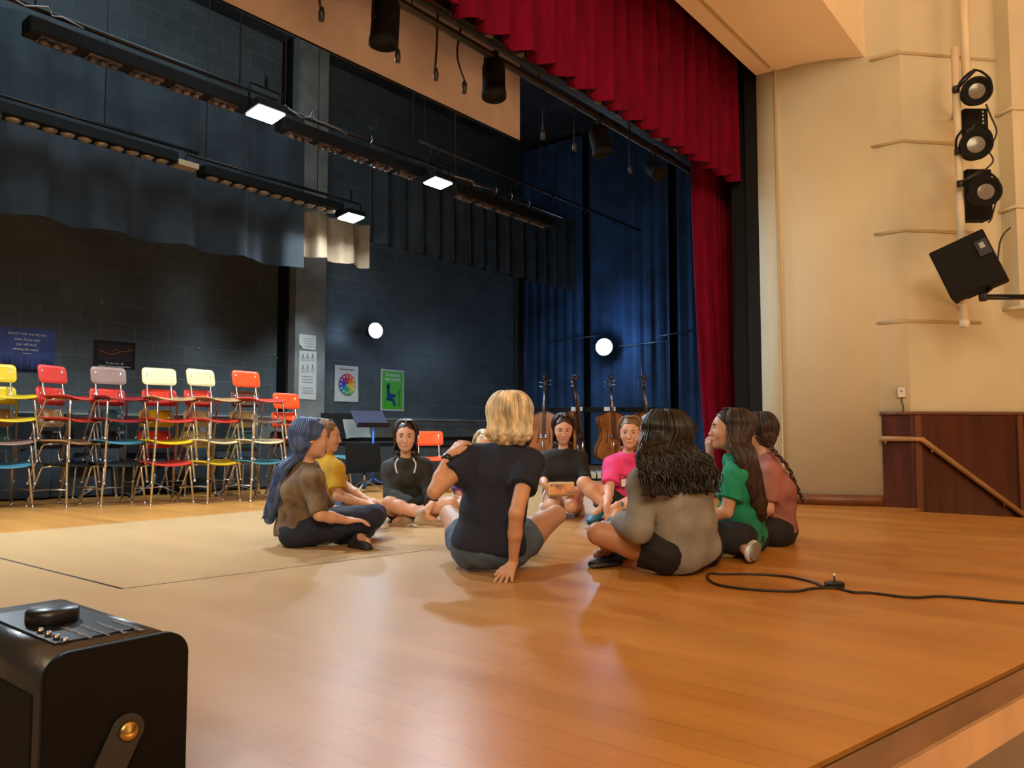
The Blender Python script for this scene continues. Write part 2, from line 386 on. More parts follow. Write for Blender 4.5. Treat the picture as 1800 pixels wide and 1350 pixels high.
# maroon wainscot with battens
zt = .715
b = MB()
b.prism([(6.475, 1.55, -1), (6.475, 1.35, -1)] + [(along(t, .025, -1)) for t in (0.0, 6)] + [along(6, -.02, -1), (6.52, 1.35, -1), (6.52, 1.55, -1)], (0, 0, 1 + zt)); struct(b.build('wall_wainscot', M['maroon']))
b = MB(); b.tube([(6.468, 1.56, zt), (6.468, 1.345, zt), along(0, .03, zt), along(6, .03, zt)], .014, 6); struct(b.build('trim_15', M['maroon_trim']))
b = MB()
for t in (.03, .9, 1.8): b.box(along(t, .03, -.15) , (.045, .022, 1.7), R=Matrix.Rotation(math.atan2(D2.y, D2.x), 3, 'Z'))
struct(b.build('trim_16', M['maroon_trim']))
# stair treads going down beside the stage
b = MB()
for i in range(5):
    b.box((6.9 + .0, 1.0 - .3 * i, -.18 * (i + 1) - .3), (1.35, .3, .6))
struct(b.build('floor_stairs', M['edge_dark']))
# hall shell so that the house light bounces
b = MB(); b.box((1, -13.1, 2.5), (24, .2, 7.2)); struct(b.build('wall_hall_back', M['cream']))
b = MB(); b.box((1, -5.8, 6.15), (24, 14.8, .2)); struct(b.build('ceiling_hall', M['cream2']))

# grey pilaster on the back wall
pa = onY(517, 700, YB - .35); pb = onY(570, 700, YB - .35)
b = MB(); b.box(((pa.x + pb.x) / 2, YB - .175, 3), (pb.x - pa.x, .35, 6.2)); struct(b.build('wall_pilaster_stage', M['grey_paint']))
# dark strip added left of it as the pilaster's shaded side face
qa = onY(505, 700, YB - .2); b = MB(); b.box((qa.x + .03, YB - .1, 3), (.14, .2, 6.2)); struct(b.build('trim_17', M['black_matte']))

# wall heater cabinet running along the back wall
t = thing('wall_heater', 'long grey metal heater cabinet with top grille low along the black block wall', 'heater', (pb.x + 2.0, YB, 0))
zr = onY(780, 737, YB - .2).z
b = MB(); x0, x1 = -9, 5.6
b.box(((x0 + x1) / 2, -.1, zr - .16), (x1 - x0, .2, .27), bevel=.012); b.build('body', mat('grey_heater', (.15, .165, .165), .45, noise=.3, nscale=4), t)
b = MB()
n = 150
for i in range(n): b.box((x0 + (x1 - x0) * (i + .5) / n, -.205, zr - .10), (.045, .008, .05))
b.build('grille', M['steel'], t)
b = MB(); b.box(((x0 + x1) / 2, -.105, zr - .015), (x1 - x0 + .02, .225, .03), bevel=.006); b.build('top_cover', M['grey_paint'], t)

# stage right wall: drape panels & pipe rails
def drape(name, x0, x1, y, z0, z1, m, folds, amp, axis='X', th=.012, seed=0, scal=0.0, bottomshift=0.0, narrow=None, label=None, cat=None):
    r = random.Random(seed); ph = [r.uniform(-.5, .5) for _ in range(int(folds) + 3)]; b = MB(); nu = int(folds * 14); nv = 26
    def fn(u, v, off=0.0):
        k = u * folds; i = int(k); w_ = k + .22 * (ph[i] * (1 - (k - i)) + ph[min(i + 1, len(ph) - 1)] * (k - i))
        x = x0 + (x1 - x0) * u
        if narrow: x = x0 + (x1 - x0) * u + narrow(u, 1 - v)
        a = amp * (0.75 + .25 * v)
        c = math.sin(2 * math.pi * w_); c2 = math.copysign(abs(c) ** .7, c)
        yy = y + a * c2 + .25 * a * math.sin(2 * math.pi * w_ * 2.3 + ph[i] * 5) + off
        zz = z1 + (z0 - z1) * v + (scal * (0.5 + .5 * math.sin(2 * math.pi * w_ + 1.2)) * v ** 6)
        x += .3 * amp * math.cos(2 * math.pi * w_) * v
        return (x, yy, zz) if axis == 'X' else (yy, x, zz)
    b.grid(lambda u, v: fn(u, v), nu, nv); b.grid(lambda u, v: fn(u, v, th), nu, nv)
    return b.build(name, m, recalc=False)

# black staging blocks pushed together at the back
def staging(px, py, w_, d_, h_, rz, lab):
    p = onZ(px, py); t = thing('staging_block', lab, 'platform', p, math.radians(rz), 'black staging blocks at the back')
    b = MB(); b.box((0, d_ / 2, h_ / 2), (w_, d_, h_ - .03), bevel=.008); b.build('skirt', M['black_drape'], t)
    b = MB(); b.box((0, d_ / 2, h_ - .015), (w_ + .02, d_ + .02, .03), bevel=.006); b.build('top', M['black_matte'], t)
for q in ((-60, 884, 1.15, 1.0, .50, -20, 'black staging block behind the leftmost chair stack'), (120, 876, 1.15, 1.0, .48, -20, 'black staging block behind the second and third chair stacks'), (268, 868, 1.15, 1.0, .50, -20, 'black staging block behind the fourth chair stack'), (405, 862, 1.2, 1.0, .48, -20, 'black staging block behind the fifth and sixth chair stacks'),
          (705, 850, 1.3, 1.2, .46, 0, 'black staging block behind the child in the black hoodie'), (820, 848, 1.3, 1.2, .44, 0, 'black staging block left of the near blonde child'), (925, 842, 1.3, 1.2, .46, 0, 'black staging block between the near blonde child and the cellos')):
    staging(*q)
# ================================================================ CURTAINS, SCREEN
zv = onY(1100, 205, 2.62).z
xr_v = onY(1306, 323, 2.62).x
v = drape('red_valance', -1.0, xr_v, 2.62, zv, 4.3, M['red'], (xr_v + 1.0) / .21, .050, seed=3, scal=.03)
tag(v, 'dark red pleated velvet valance hanging across the top of the stage opening', 'valance')
xl_l = onY(1216, 500, 2.9).x; xr_l = onY(1296, 500, 2.9).x
v = drape('red_curtain', xl_l, xr_l + .04, 2.86, 0.01, 4.4, M['red'], 9, .048, seed=5, narrow=lambda u, h: (1 - h) ** 3 * (.30 * (1 - u)) + (1 - h) * .03 * u)
tag(v, 'tall dark red velvet curtain drawn to the right side of the stage', 'curtain')
# roll-down screen
sx1 = onY(913, 200, 3.6).x; sz = onY(913, 248, 3.6).z
t = thing('projection_screen', 'wide pinkish brown projection screen lowered part way behind the valance', 'screen', (sx1 - 2.6, 3.6, sz))
b = MB(); b.box((0, 0, 1.0), (5.2, .008, 2.0)); b.build('fabric', M['screen'], t)
b = MB(); b.tube([(-2.6, 0, 0), (2.6, 0, 0)], .007, 8); b.build('bottom_bar', M['black_matte'], t)
# back border
x0 = onY(300, 400, 7.8).x; x1 = onY(940, 400, 7.8).x; zb2 = onY(640, 468, 7.8).z
bl = mat('border_pale', (0.24, 0.165, 0.095), 0.8, noise=.2, nscale=5)
v = drape('black_border', -5, onY(530, 400, 7.8).x, 7.8, onY(500, 470, 7.8).z, 4.4, M['black_drape'], 15, .07, seed=9, scal=.04)
tag(v, 'black pleated border curtain over the back of the stage, left of the pale one', 'curtain')
v = drape('pale_border', onY(533, 400, 7.8).x, onY(646, 400, 7.8).x, 7.8, onY(600, 464, 7.8).z, onY(600, 385, 7.8).z, bl, 2.7, .07, seed=2, scal=.04)
tag(v, 'short tan pleated border curtain caught by the flood lamp at the back', 'curtain')
v = drape('black_border', onY(650, 400, 7.8).x, XR - .1, 7.8, onY(760, 452, 7.8).z, 4.4, M['black_drape'], 15, .07, seed=11, scal=.04)
tag(v, 'black pleated border curtain over the back of the stage, right of the pale one', 'curtain')
# black leg drapes along the side wall of the stage
for k, (ya, yb_, lab) in enumerate(((7.6, 8.95, 'in the corner beside the back wall'), (5.9, 7.45, 'behind the cello rack and round lamp'), (4.35, 5.75, 'nearest the red curtain'))):
    v = drape('side_drape', ya, yb_, XR - .18, .02, 5.9, mat('blue_haze_drape', (.024, .085, .23), .8, noise=.4, nscale=2, sheen=.1), 7, .022, axis='Y', seed=20 + k)  # blue haze around the round lamp is put into the drape colour
    tag(v, 'tall haze-tinted black drape on the stage side wall, ' + lab, 'curtain', 'drapes on the stage side wall')

# ================================================================ LIGHT PIPES AND LAMPS
def par_can(px, py, Y, zp, L, R_, tilt, lab, nm='stage_spotlight'):
    p = onY(px, py, Y)
    t = thing(nm, lab, 'spotlight', (p.x, Y, p.z - L / 2), 0, 'spotlights on the front light pipe')
    Rm = Matrix.Rotation(math.radians(tilt[0]), 3, 'X') @ Matrix.Rotation(math.radians(tilt[1]), 3, 'Y')
    c = Vector((0, 0, L / 2))
    b = MB(); b.lathe([(R_ * .55, L * .5), (R_ * .88, L * .44), (R_ * .98, L * .35), (R_ * .98, -L * .1), (R_, -L * .35), (R_ * 1.06, -L * .36), (R_ * 1.06, -L * .5), (R_ * .92, -L * .5), (R_ * .90, -L * .40)], c, Rm, 24); b.build('housing', M['black_matte'], t)
    b = MB(); b.lathe([(.001, -L * .37), (R_ * .5, -L * .385), (R_ * .88, -L * .37)], c, Rm, 20); b.build('lens', M['lens'], t)
    top = zp - (p.z - L / 2)
    b = MB(); b.tube([c + Rm @ Vector((-R_ * 1.12, 0, 0)), c + Rm @ Vector((-R_ * 1.12, 0, L * .45)), Vector((0, 0, top - .04)), c + Rm @ Vector((R_ * 1.12, 0, L * .45)), c + Rm @ Vector((R_ * 1.12, 0, 0))], .009, 6)
    b.tube([c + Rm @ Vector((-R_ * 1.15, 0, 0)), c + Rm @ Vector((-R_ * .9, 0, 0))], .014, 8); b.tube([c + Rm @ Vector((R_ * 1.15, 0, 0)), c + Rm @ Vector((R_ * .9, 0, 0))], .014, 8)
    b.build('yoke', M['black_matte'], t)
    b = MB(); b.box((0, 0, top), (.04, .055, .07), bevel=.008); b.build('clamp', M['black'], t)
    return t
YP = 3.0; zp = onY(1000, 177, YP).z
t = thing('light_pipe', 'dark steel light pipe running just behind the red valance', 'pipe', (2.8, YP, zp))
b = MB(); b.tube([(-3.8, 0, 0), (4.9, 0, 0)], .024, 12); b.build('pipe', M['pipe'], t)
b = MB(); b.box((.55, -.02, .10), (8.7, .09, .07), bevel=.008); b.build('wire_trough', M['pipe'], t)
b = MB()
for x in np.arange(-3.4, 4.8, 1.15): b.tube([(x, 0, 0), (x, 0, 2.9)], .006, 5)
b.build('hanger_rods', M['pipe'], t)
stan = mat('socket_tan', (.20, .16, .11), .5)
for x in np.arange(-3.6, 4.8, .30): MB().tube([(x, -.06, .07), (x, -.10, .045)], .018, 8).build('socket', stan, t)
par_can(676, 38, YP, zp, .26, .072, (4, 0), 'largest black stage spotlight, hanging left in front of the screen')
par_can(868, 140, YP, zp, .24, .072, (-6, 6), 'black stage spotlight hanging before the lower right corner of the screen')
par_can(1055, 248, YP, zp, .20, .072, (-12, -6), 'black stage spotlight on the pipe just right of the screen')
par_can(1152, 300, YP, zp, .18, .062, (-50, 25), 'tilted black stage spotlight nearest the red side curtain')
for i, (px, py0, py1, bend, lab) in enumerate(((565, -20, 30, 0, 'leftmost black cable end dangling from the front light pipe'), (699, 20, 103, .01, 'black cable hanging beside the largest spotlight'), (766, 35, 135, .015, 'black cable with plug hanging between the two front spotlights, left one'), (816, 65, 158, -.04, 'curved black cable with plug hanging between the two front spotlights, right one'), (955, 165, 240, .01, 'thin black cable hanging right of the screen'), (1010, 190, 260, .01, 'black cable hanging left of the third spotlight'), (1108, 230, 300, .0, 'black cable hanging right of the third spotlight'))):
    a_, c_ = onY(px, py0, YP), onY(px, py1, YP)
    t = thing('hanging_cable', lab, 'cable', c_, 0, 'cables hanging from the light pipe')
    L = a_.z - c_.z
    b = MB(); b.tube(bez([(bend * .8, 0, L + .04), (bend * 1.2 - .012, 0, L * .55), (-bend * .5, 0, .03)], 14), .0065, 6); b.build('cord', M['cable'], t)
    b = MB(); b.tube([(0, 0, .05), (0, 0, .02), (0, 0, -.02)], [.010, .016, .014], 8); b.build('plug', M['cable'], t)

# strip lights (rows of roundels in black troughs)
def strip_light(Y, px0, px1, pyref, nm_lab, cell, ncell, dim, width):
    a_ = onY(px0, pyref[0], Y); c_ = onY(px1, pyref[1], Y); z = (a_.z + c_.z) / 2
    t = thing('strip_light', nm_lab, 'light', ((a_.x + c_.x) / 2, Y, z)); L = abs(c_.x - a_.x)
    b = MB(); b.box((0, 0, .07), (L + .1, width + .03, .10), bevel=.01); 
    b.build('trough', M['black_matte'], t)
    for k in range(ncell):
        x = -L / 2 + L * (k + .5) / ncell; R2 = L / ncell * .5
        b = MB()
        if dim:
            q = .25 * R2
            b.box((x - R2 * .15, 0, .014), (R2 * 1.45, width, .012))
            for j in range(3): b.lathe([(.001, -.02), (R2 * .16, -.014), (R2 * .22, .01)], (x - R2 * .62 + j * R2 * .47, -.01, .0), None, 12)
        else:
            b.lathe([(.001, -.012), (R2 * .6, -.004), (R2 * .86, .012), (R2 * .86, .02)], (x, 0, .0), None, 14)
        b.build('roundel', M['roundel_dim' if dim else 'roundel'], t)
    b = MB()
    for x in np.arange(-L / 2, L / 2, 1.4): b.tube([(x, 0, .2), (x, 0, 3)], .006, 5)
    b.tube([(-L / 2 - .2, .0, .2), (L / 2 + .3, 0, .2)], .018, 8)
    b.build('hangers', M['pipe'], t)
    return z
z1a = strip_light(5.2, 60, 425, (66, 202), 'left strip light with dusty reflectors hung over the middle of the stage', .4, 5, True, .11)
strip_light(5.2, 500, 735, (236, 318), 'middle strip light with dusty reflectors, between the two bright floods', .4, 5, True, .10)
strip_light(5.2, 800, 962, (345, 402), 'far right strip light with dusty reflectors hung over the middle of the stage', .4, 5, True, .10)
strip_light(7.4, -140, 297, (168, 290), 'long row of round pale reflectors at the upper left', .2, 14, False, .16)
strip_light(7.4, 361, 590, (311, 378), 'shorter row of round pale reflectors ending at the far flood lamp', .2, 11, False, .16)
p = onY(326, 296, 7.4)
t = thing('junction_box', 'small tan box hanging between the two rows of round reflectors', 'box', p); b = MB(); b.box((0, 0, .03), (.22, .14, .06), bevel=.006); b.build('body', mat('tan_box', (.5, .36, .22), .5), t)
b = MB(); b.tube([(0, 0, .05), (0, 0, .22)], .01, 6); b.build('bracket', M['pipe'], t)

def flood(px, py, Y, sx, sy, pw, lab, col=COOL, es=40, down=(0, -.15, -1)):
    p = onY(px, py, Y)
    t = thing('flood_lamp', lab, 'lamp', p, 0, 'bright flood lamps above the stage')
    Rm = rotm(down)
    b = MB(); b.box(Rm @ Vector((0, 0, -.035)), (sx + .04, sy + .04, .06), R=Rm, bevel=.008); b.build('housing', M['black_matte'], t)
    b = MB(); b.box(Rm @ Vector((0, 0, .002)), (sx, sy, .012), R=Rm); b.build('lens', M['white_lamp'], t)
    b = MB(); b.tube([Rm @ Vector((-sx / 2 - .03, 0, -.03)), Vector((-sx / 2 - .03, 0, .2)), Vector((sx / 2 + .03, 0, .2)), Rm @ Vector((sx / 2 + .03, 0, -.03))], .01, 6); b.tube([(0, 0, .2), (0, 0, .34)], .012, 6); b.build('yoke', M['black_matte'], t)
    o = area('flood_light', p + Vector(down) * .02 + Vector((0, 0, -.01)), p + Vector(down) * 3, sx, pw, col, sy, 165)
    return t
flood(467, 201, 5.0, .22, .17, 85, 'brightest rectangular flood lamp, left of centre above the stage')
flood(770, 322, 5.0, .22, .15, 70, 'rectangular flood lamp above the middle of the stage, right of the brightest one')
flood(617, 383, 7.3, .24, .20, 45, 'rectangular flood lamp farthest back, in front of the pale border curtain')
flood(-60, 215, 5.0, .24, .18, 70, 'rectangular flood lamp just left of the picture')
def round_lamp(p, face, lab, r, pw):
    t = thing('round_lamp', lab, 'lamp', p, 0, 'round lamps low on the walls')
    Rm = rotm(face)
    b = MB(); b.lathe([(r * .4, -.16), (r * .9, -.12), (r * 1.12, -.02), (r * 1.12, .012), (r, .012), (r, 0)], (0, 0, 0), Rm, 24); b.build('housing', M['black'], t)
    b = MB(); b.lathe([(.001, .012), (r * .6, .010), (r, .0)], (0, 0, 0), Rm, 24); b.build('lens', M['blue_lamp'], t)
    b = MB(); b.tube([Rm @ Vector((0, 0, -.15)), Rm @ Vector((0, 0, -.3))], .02, 8); b.build('bracket', M['black'], t)
    l = bpy.data.lights.new('round_light', 'POINT'); l.energy = pw; l.color = (.45, .68, 1.0); l.shadow_soft_size = .12
    o = bpy.data.objects.new('round_light', l); C.objects.link(o); o.location = Vector(p) + Vector(face).normalized() * .16; o.rotation_euler = Vector(face).to_track_quat('-Z', 'Y').to_euler()
round_lamp(onY(660, 581, YB - .33), (-.25, -1, 0), 'round blue white lamp on the black back wall above the green poster', .115, 6)
round_lamp(onX(1062, 610, XR - .5), (-1, -.35, 0), 'round blue white lamp on the stage side wall above the cello rack', .14, 20)
# loose conduit above the middle row
for k, (pts, lab) in enumerate((([(20, -4), (45, 10), (85, 12), (92, 28), (110, 30), (147, 50)], 'thin pale conduit at the top left corner, hooked over a pipe'),
        ([(500, 185), (530, 207), (545, 206), (549, 196), (553, 210), (590, 225), (610, 236)], 'thin pale conduit looping beside the brightest flood lamp'),
        ([(800, 310), (832, 318), (832, 325), (860, 332), (872, 336)], 'short pale conduit right of the central flood lamp'))):
    o = MB().tube([onY(x, y, 5.1) for x, y in pts], .005, 6).build('conduit', M['steel']); tag(o, lab, 'pipe', 'conduits between the lamps')
t_l = [(652, 246, 'leftmost'), (872, 336, 'second'), (899, 346, 'third'), (930, 359, 'rightmost')]
for x, y, nm in t_l:
    p = onY(x, y, 5.1); t = thing('pipe_clamp', nm + ' of the four small shiny clamps in a row above the strip lights', 'clamp', p, 0, 'shiny clamps above the strip lights')
    b = MB(); b.tube(bez([(0, 0, .035), (.016, 0, .02), (.012, 0, -.01), (-.006, 0, -.03)], 8), .006, 6); b.build('hook', M['chrome'], t)
    b = MB(); b.tube([(0, 0, .03), (0, 0, .12)], .004, 5); b.build('stem', M['pipe'], t)
# pale flat hung behind (dim)
# batten with small hooks at the upper right
t = thing('batten', 'thin black batten sloping away at the upper right behind the strip light', 'pipe', (8.0, 6.2, onY(1100, 395, 6.2).z))
b = MB(); b.tube([(-2, 0, 0), (3, 0, 0)], .02, 8); b.build('pipe', M['pipe'], t)
for x in (-1.9, .5, 2.9): MB().tube([(x, 0, 0), (x, 0, 6.0 - t.location.z)], .005, 5).build('hanger_rod', M['pipe'], t)
for i in range(6):
    b = MB(); b.tube([(-1.8 + i * .8, 0, 0), (-1.8 + i * .8, 0, -.08)], .012, 6); b.build('hook', M['pipe'], t)

# side-wall pipes, ladder rails and ropes
def pipe(name, pts, r, m, lab, cat='pipe', group=None):
    o = MB().tube(pts, r, 8).build(name, m); return tag(o, lab, cat, group)
dk = mat('painted_pipe', (.10, .12, .15), .35, metal=.5)
XW = XR - .3
pipe('wall_pipe', [onX(1157, 591, XW), onX(1216, 581, XW)], .014, dk, 'grey pipe stub on the side wall meeting the red curtain')
pipe('wall_pipe', [onX(1085, 609, XW), onX(1172, 599, XW), onX(1175, 700, XW), onX(1180, 760, XW)], .012, dk, 'thin dark pipe running right from the round lamp and down the side wall')
pipe('wall_pipe', [onX(962, 601, XW), onX(1050, 590, XW)], .010, dk, 'thin dark pipe running left from the round lamp on the side wall')
pipe('wall_pipe', [onX(1128, 603, XW), onX(1129, 790, XW)], .012, dk, 'upright dark pipe on the side wall right of the cello rack')
pipe('wall_pipe', [onX(918, 470, XW) + Vector((0, -.05, 0)), onX(920, 790, XW) + Vector((0, -.05, 0))], .018, dk, 'upright dark pipe in the far corner of the stage')
RX = 8.6
pipe('bent_pipe', bez([onX(1288, 497, RX), onX(1303, 497, RX), onX(1310, 506, RX), onX(1310, 545, RX)], 16), .014, dk, 'upper bent grey pipe in the gap right of the red curtain')
pipe('bent_pipe', bez([onX(1290, 572, RX), onX(1310, 572, RX), onX(1321, 584, RX), onX(1323, 640, RX), onX(1324, 790, RX)], 20), .014, dk, 'lower bent grey pipe in the gap right of the red curtain')
pipe('rope', [onX(1290, 200, RX - .6), onX(1299, 500, RX - .6), onX(1304, 735, RX - .6), onX(1305, 850, RX - .6)], .007, M['rope'], 'thin rope just right of the red curtain', 'rope')
pipe('rope', [onX(1326, 125, 7.4), onX(1327, 500, 7.4), onX(1332, 740, 7.4)], .008, M['rope'], 'thin rope hanging close to the cream stage corner', 'rope')
p = onX(1305, 675, 9.2)
t = thing('door_pane', 'narrow pale green lit pane seen between the red curtain and the cream corner', 'window', (9.2, p.y, 0))
za, zb_ = onX(1305, 618, 9.2).z, max(.1, onX(1305, 760, 9.2).z)
b = MB(); b.box((0, 0, (za + zb_) / 2), (.04, .14, za - zb_)); b.build('glass', M['glow_window'], t)
b = MB(); b.box((.03, 0, (za) / 2), (.05, .30, za + .1)); b.build('door_leaf', M['black_matte'], t)

# ================================================================ POSTERS
def poster(name, lab, cat, px0, px1, pyt, pyb, Y, m, curl=.004, group=None):
    a_ = onY(px0, pyt, Y); c_ = onY(px1, pyt, Y); z1 = onY((px0 + px1) / 2, pyt, Y).z; z0 = onY((px0 + px1) / 2, pyb, Y).z
    t = thing(name, lab, cat, ((a_.x + c_.x) / 2, Y, z0), 0, group); W, H = c_.x - a_.x, z1 - z0
    b = MB()
    def fn(u, v, o=0): return ((u - .5) * W, -.004 - curl * abs(math.sin(u * 4 + v * 3)) * (.3 + abs(v - .5)) + o, v * H)
    b.grid(lambda u, v: fn(u, v), 12, 12); b.grid(lambda u, v: fn(u, v, .0012), 12, 12)
    b.build('sheet', m, t); return t, W, H
RX90 = Matrix.Rotation(math.radians(90), 4, 'X')
def tx(t, body, size, x, z, m, y=-.012):
    return text_mesh('lettering', body, size, Matrix.Translation((x, y, z)) @ RX90, m, t)
YW = YB - .004
t, W, H = poster('quote_poster', 'blue poster with white lines about shooting for the moon on the block wall', 'poster', -4, 98, 577, 655, YW, M['blue_poster'], .001)
tx(t, 'SHOOT FOR THE MOON,', .032, .0, H * .86, M['white_ink']); tx(t, 'even if you miss', .037, .0, H * .74, M['white_ink']); tx(t, 'you will land', .037, -.01, H * .63, M['white_ink']); tx(t, 'among the stars.', .037, -.01, H * .52, M['white_ink']); tx(t, 'Les Brown', .019, .0, H * .43, M['white_ink'])
b = MB(); r = random.Random(4)
for i in range(90):
    x = -W / 2 + W * (i + .5) / 90; h = H * r.uniform(.12, .38); b.prism([(x - .006, -.009, .01), (x + .006, -.009, .01), (x + r.uniform(-.01, .01), -.009, h)], (0, .001, 0))
b.build('grass_picture', M['tree_ink'], t)
b = MB(); b.prism([(.20 + .035 * math.cos(a), -.011, H * .1 + .035 * math.sin(a)) for a in [k * math.pi / 8 for k in range(16)]], (0, .001, 0)); b.build('moon_picture', mat('moon_ink', (.45, .6, .5), .6), t)
t, W, H = poster('team_poster', 'black poster of two clasped arms with the word team below', 'poster', 165, 238, 600, 648, YW, M['dark_ink'], .001)
b = MB(); b.box((0, -.008, H * .58), (W * .8, .002, H * .62)); b.build('picture', mat('team_pic', (.035, .022, .022), .4), t)
sk = mat('arm_ink', (.85, .22, .12), .5); sk2 = mat('arm_ink_light', (.85, .42, .16), .5)
b = MB(); b.tube([(-W * .4, -.012, H * .63), (-W * .22, -.012, H * .53), (-W * .1, -.012, H * .48), (.02, -.012, H * .58), (.08, -.012, H * .64)], [.022, .026, .028, .016, .012], 8, flat=.15); b.tube([(-.05, -.013, H * .6), (.0, -.013, H * .68), (.07, -.013, H * .62)], [.02, .026, .012], 8, flat=.15); b.build('left_arm_picture', sk, t)
b = MB(); b.tube([(W * .40, -.012, H * .74), (W * .25, -.012, H * .64), (W * .12, -.012, H * .62), (.0, -.012, H * .53)], [.022, .02, .016, .008], 8, flat=.15); b.build('right_arm_picture', sk2, t)
tx(t, 'T \u2022 E \u2022 A \u2022 M', .037, 0, H * .18, M['white_ink']); tx(t, 'Together Everyone Achieves More', .025, 0, H * .075, M['white_ink'])
# papers on the grey pilaster
YPp = YB - .354
t = thing('torn_paper', 'small white paper with a torn lower left corner taped on the grey pilaster', 'paper', onY(541, 616, YPp))
def lp(x, y, o=onY(541, 616, YPp)): q = onY(x, y, YPp); return Vector((q.x - o.x, -.006, q.z - o.z))
b = MB(); b.prism([lp(*q) for q in ((526, 587), (555, 590), (555, 604), (554, 616), (532, 613), (530, 609), (526, 606), (525, 597))], (0, .002, 0)); b.build('sheet', M['paper'], t)
for i, (ya, s_) in enumerate(((593, '1. sit tall'), (598, 'breathe in'), (604, 'and listen'), (610, 'then play'))):
    pass
b = MB()
for i in range(4):
    q0, q1 = lp(532 + i, 594.5 + 4.6 * i), lp(551, 596.5 + 4.6 * i)
    n_ = 9
    for k in range(n_): 
        c_ = q0.lerp(q1, (k + .5) / n_); b.box(c_ + Vector((0, -.003, random.uniform(-.004, .004))), (.012, .001, random.uniform(.006, .014)))
b.build('handwriting', M['ink'], t)
t = thing('chart_paper', 'long white paper strip with small printed figures and notes on the grey pilaster', 'paper', onY(540, 703, YPp))
oo = onY(540, 703, YPp)
b = MB(); b.prism([lp(*q, oo) for q in ((526, 616), (556, 618), (555, 703), (524, 701))], (0, .002, 0)); b.build('sheet', M['paper'], t)
b = MB()
for row in (624, 629, 633, 643, 649, 653):
    for cx in (532, 540, 549):
        c_ = lp(cx, row, oo)
        if row in (624, 643): b.box(c_ + Vector((0, -.003, -.01)), (.02, .001, .05))
        else:
            for k in range(3): b.box(c_ + Vector((-.02 + .02 * k, -.003, 0)), (.013, .001, .016))
for row in (662, 667, 672, 682, 687, 691):
    c_ = lp(540, row, oo)
    for k in range(7): b.box(c_ + Vector((-.075 + .025 * k, -.003, 0)), (.017, .001, .013))
b.build('printing', M['ink'], t)
# colour wheel
t, W, H = poster('colour_wheel_poster', 'white curling sheet with a printed rainbow wheel on the block wall', 'poster', 588, 629, 643, 706, YW, M['paper'], .02)
cols = [(.75, .04, .04), (.80, .10, .03), (.85, .25, .03), (.85, .48, .05), (.80, .72, .08), (.25, .55, .08), (.08, .42, .16), (.05, .40, .40), (.05, .18, .50), (.05, .07, .42), (.14, .05, .40), (.45, .04, .22)]
Rw = W * .36; cz = H * .48
for k in range(12):
    mm = mat('wheel_ink', cols[k], .5); a0 = math.radians(90 - 15 - 30 * k); b = MB()
    pts = [(Rw * math.cos(a0 + math.radians(30 * j / 5)) * 1.0, -.026, cz + Rw * math.sin(a0 + math.radians(30 * j / 5))) for j in range(6)]
    pin = [(Rw * .16 * math.cos(a0 + math.radians(30)), -.026, cz + Rw * .16 * math.sin(a0 + math.radians(30))), (Rw * .16 * math.cos(a0), -.026, cz + Rw * .16 * math.sin(a0))]
    b.prism(pts + pin, (0, .001, 0)); b.build('wheel_segment', mm, t)
    am = a0 + math.radians(15); b = MB()
    b.prism([(Rw * .78 * math.cos(am) + Rw * .10 * math.cos(q * math.pi / 5), -.028, cz + Rw * .78 * math.sin(am) + Rw * .10 * math.sin(q * math.pi / 5)) for q in range(10)], (0, .001, 0))
    b.build('dot', M['paper'], t)
b = MB()
for k in range(14): b.box((-W * .3 + W * .6 * k / 13, -.024, H * .90 - .0), (.022, .001, .012))
b.build('heading', M['ink'], t)
# green poster
t, W, H = poster('green_poster', 'bright green poster of a seated figure reading sit up and take notice', 'poster', 669, 710, 650, 722, YW, M['paper'], .001)
b = MB(); b.box((0, -.008, H * .5), (W * .88, .002, H * .92)); b.build('green_field', M['green_poster'], t)
tx(t, 'Sit up and', .072, 0, H * .87, M['white_ink']); tx(t, 'take notice!', .068, 0, H * .765, M['white_ink'])
b = MB(); y = -.012
b.prism([(-.09 + .035 * math.cos(a), y, H * .60 + .045 * math.sin(a)) for a in [k * math.pi / 7 for k in range(14)]], (0, .001, 0))
b.prism([(-.125, y, H * .60), (-.07, y, H * .56), (-.055, y, H * .42), (.06, y, H * .40), (.06, y, H * .33), (-.03, y, H * .30), (.03, y, H * .30), (.07, y, H * .12), (.04, y, H * .10), (-.02, y, H * .24), (-.12, y, H * .24)], (0, .001, 0))
b.build('figure_picture', M['navy_ink'], t)
b = MB(); b.tube([(.13, y, H * .10), (.14, y, H * .44)], .005, 4); b.prism([(.10, y, H * .42), (.17, y, H * .56), (.175, y, H * .54), (.12, y, H * .41)], (0, .001, 0)); b.tube([(-.16, y, H * .1), (-.15, y, H * .3), (-.04, y, H * .26)], .005, 4); b.build('stand_picture', M['navy_ink'], t)
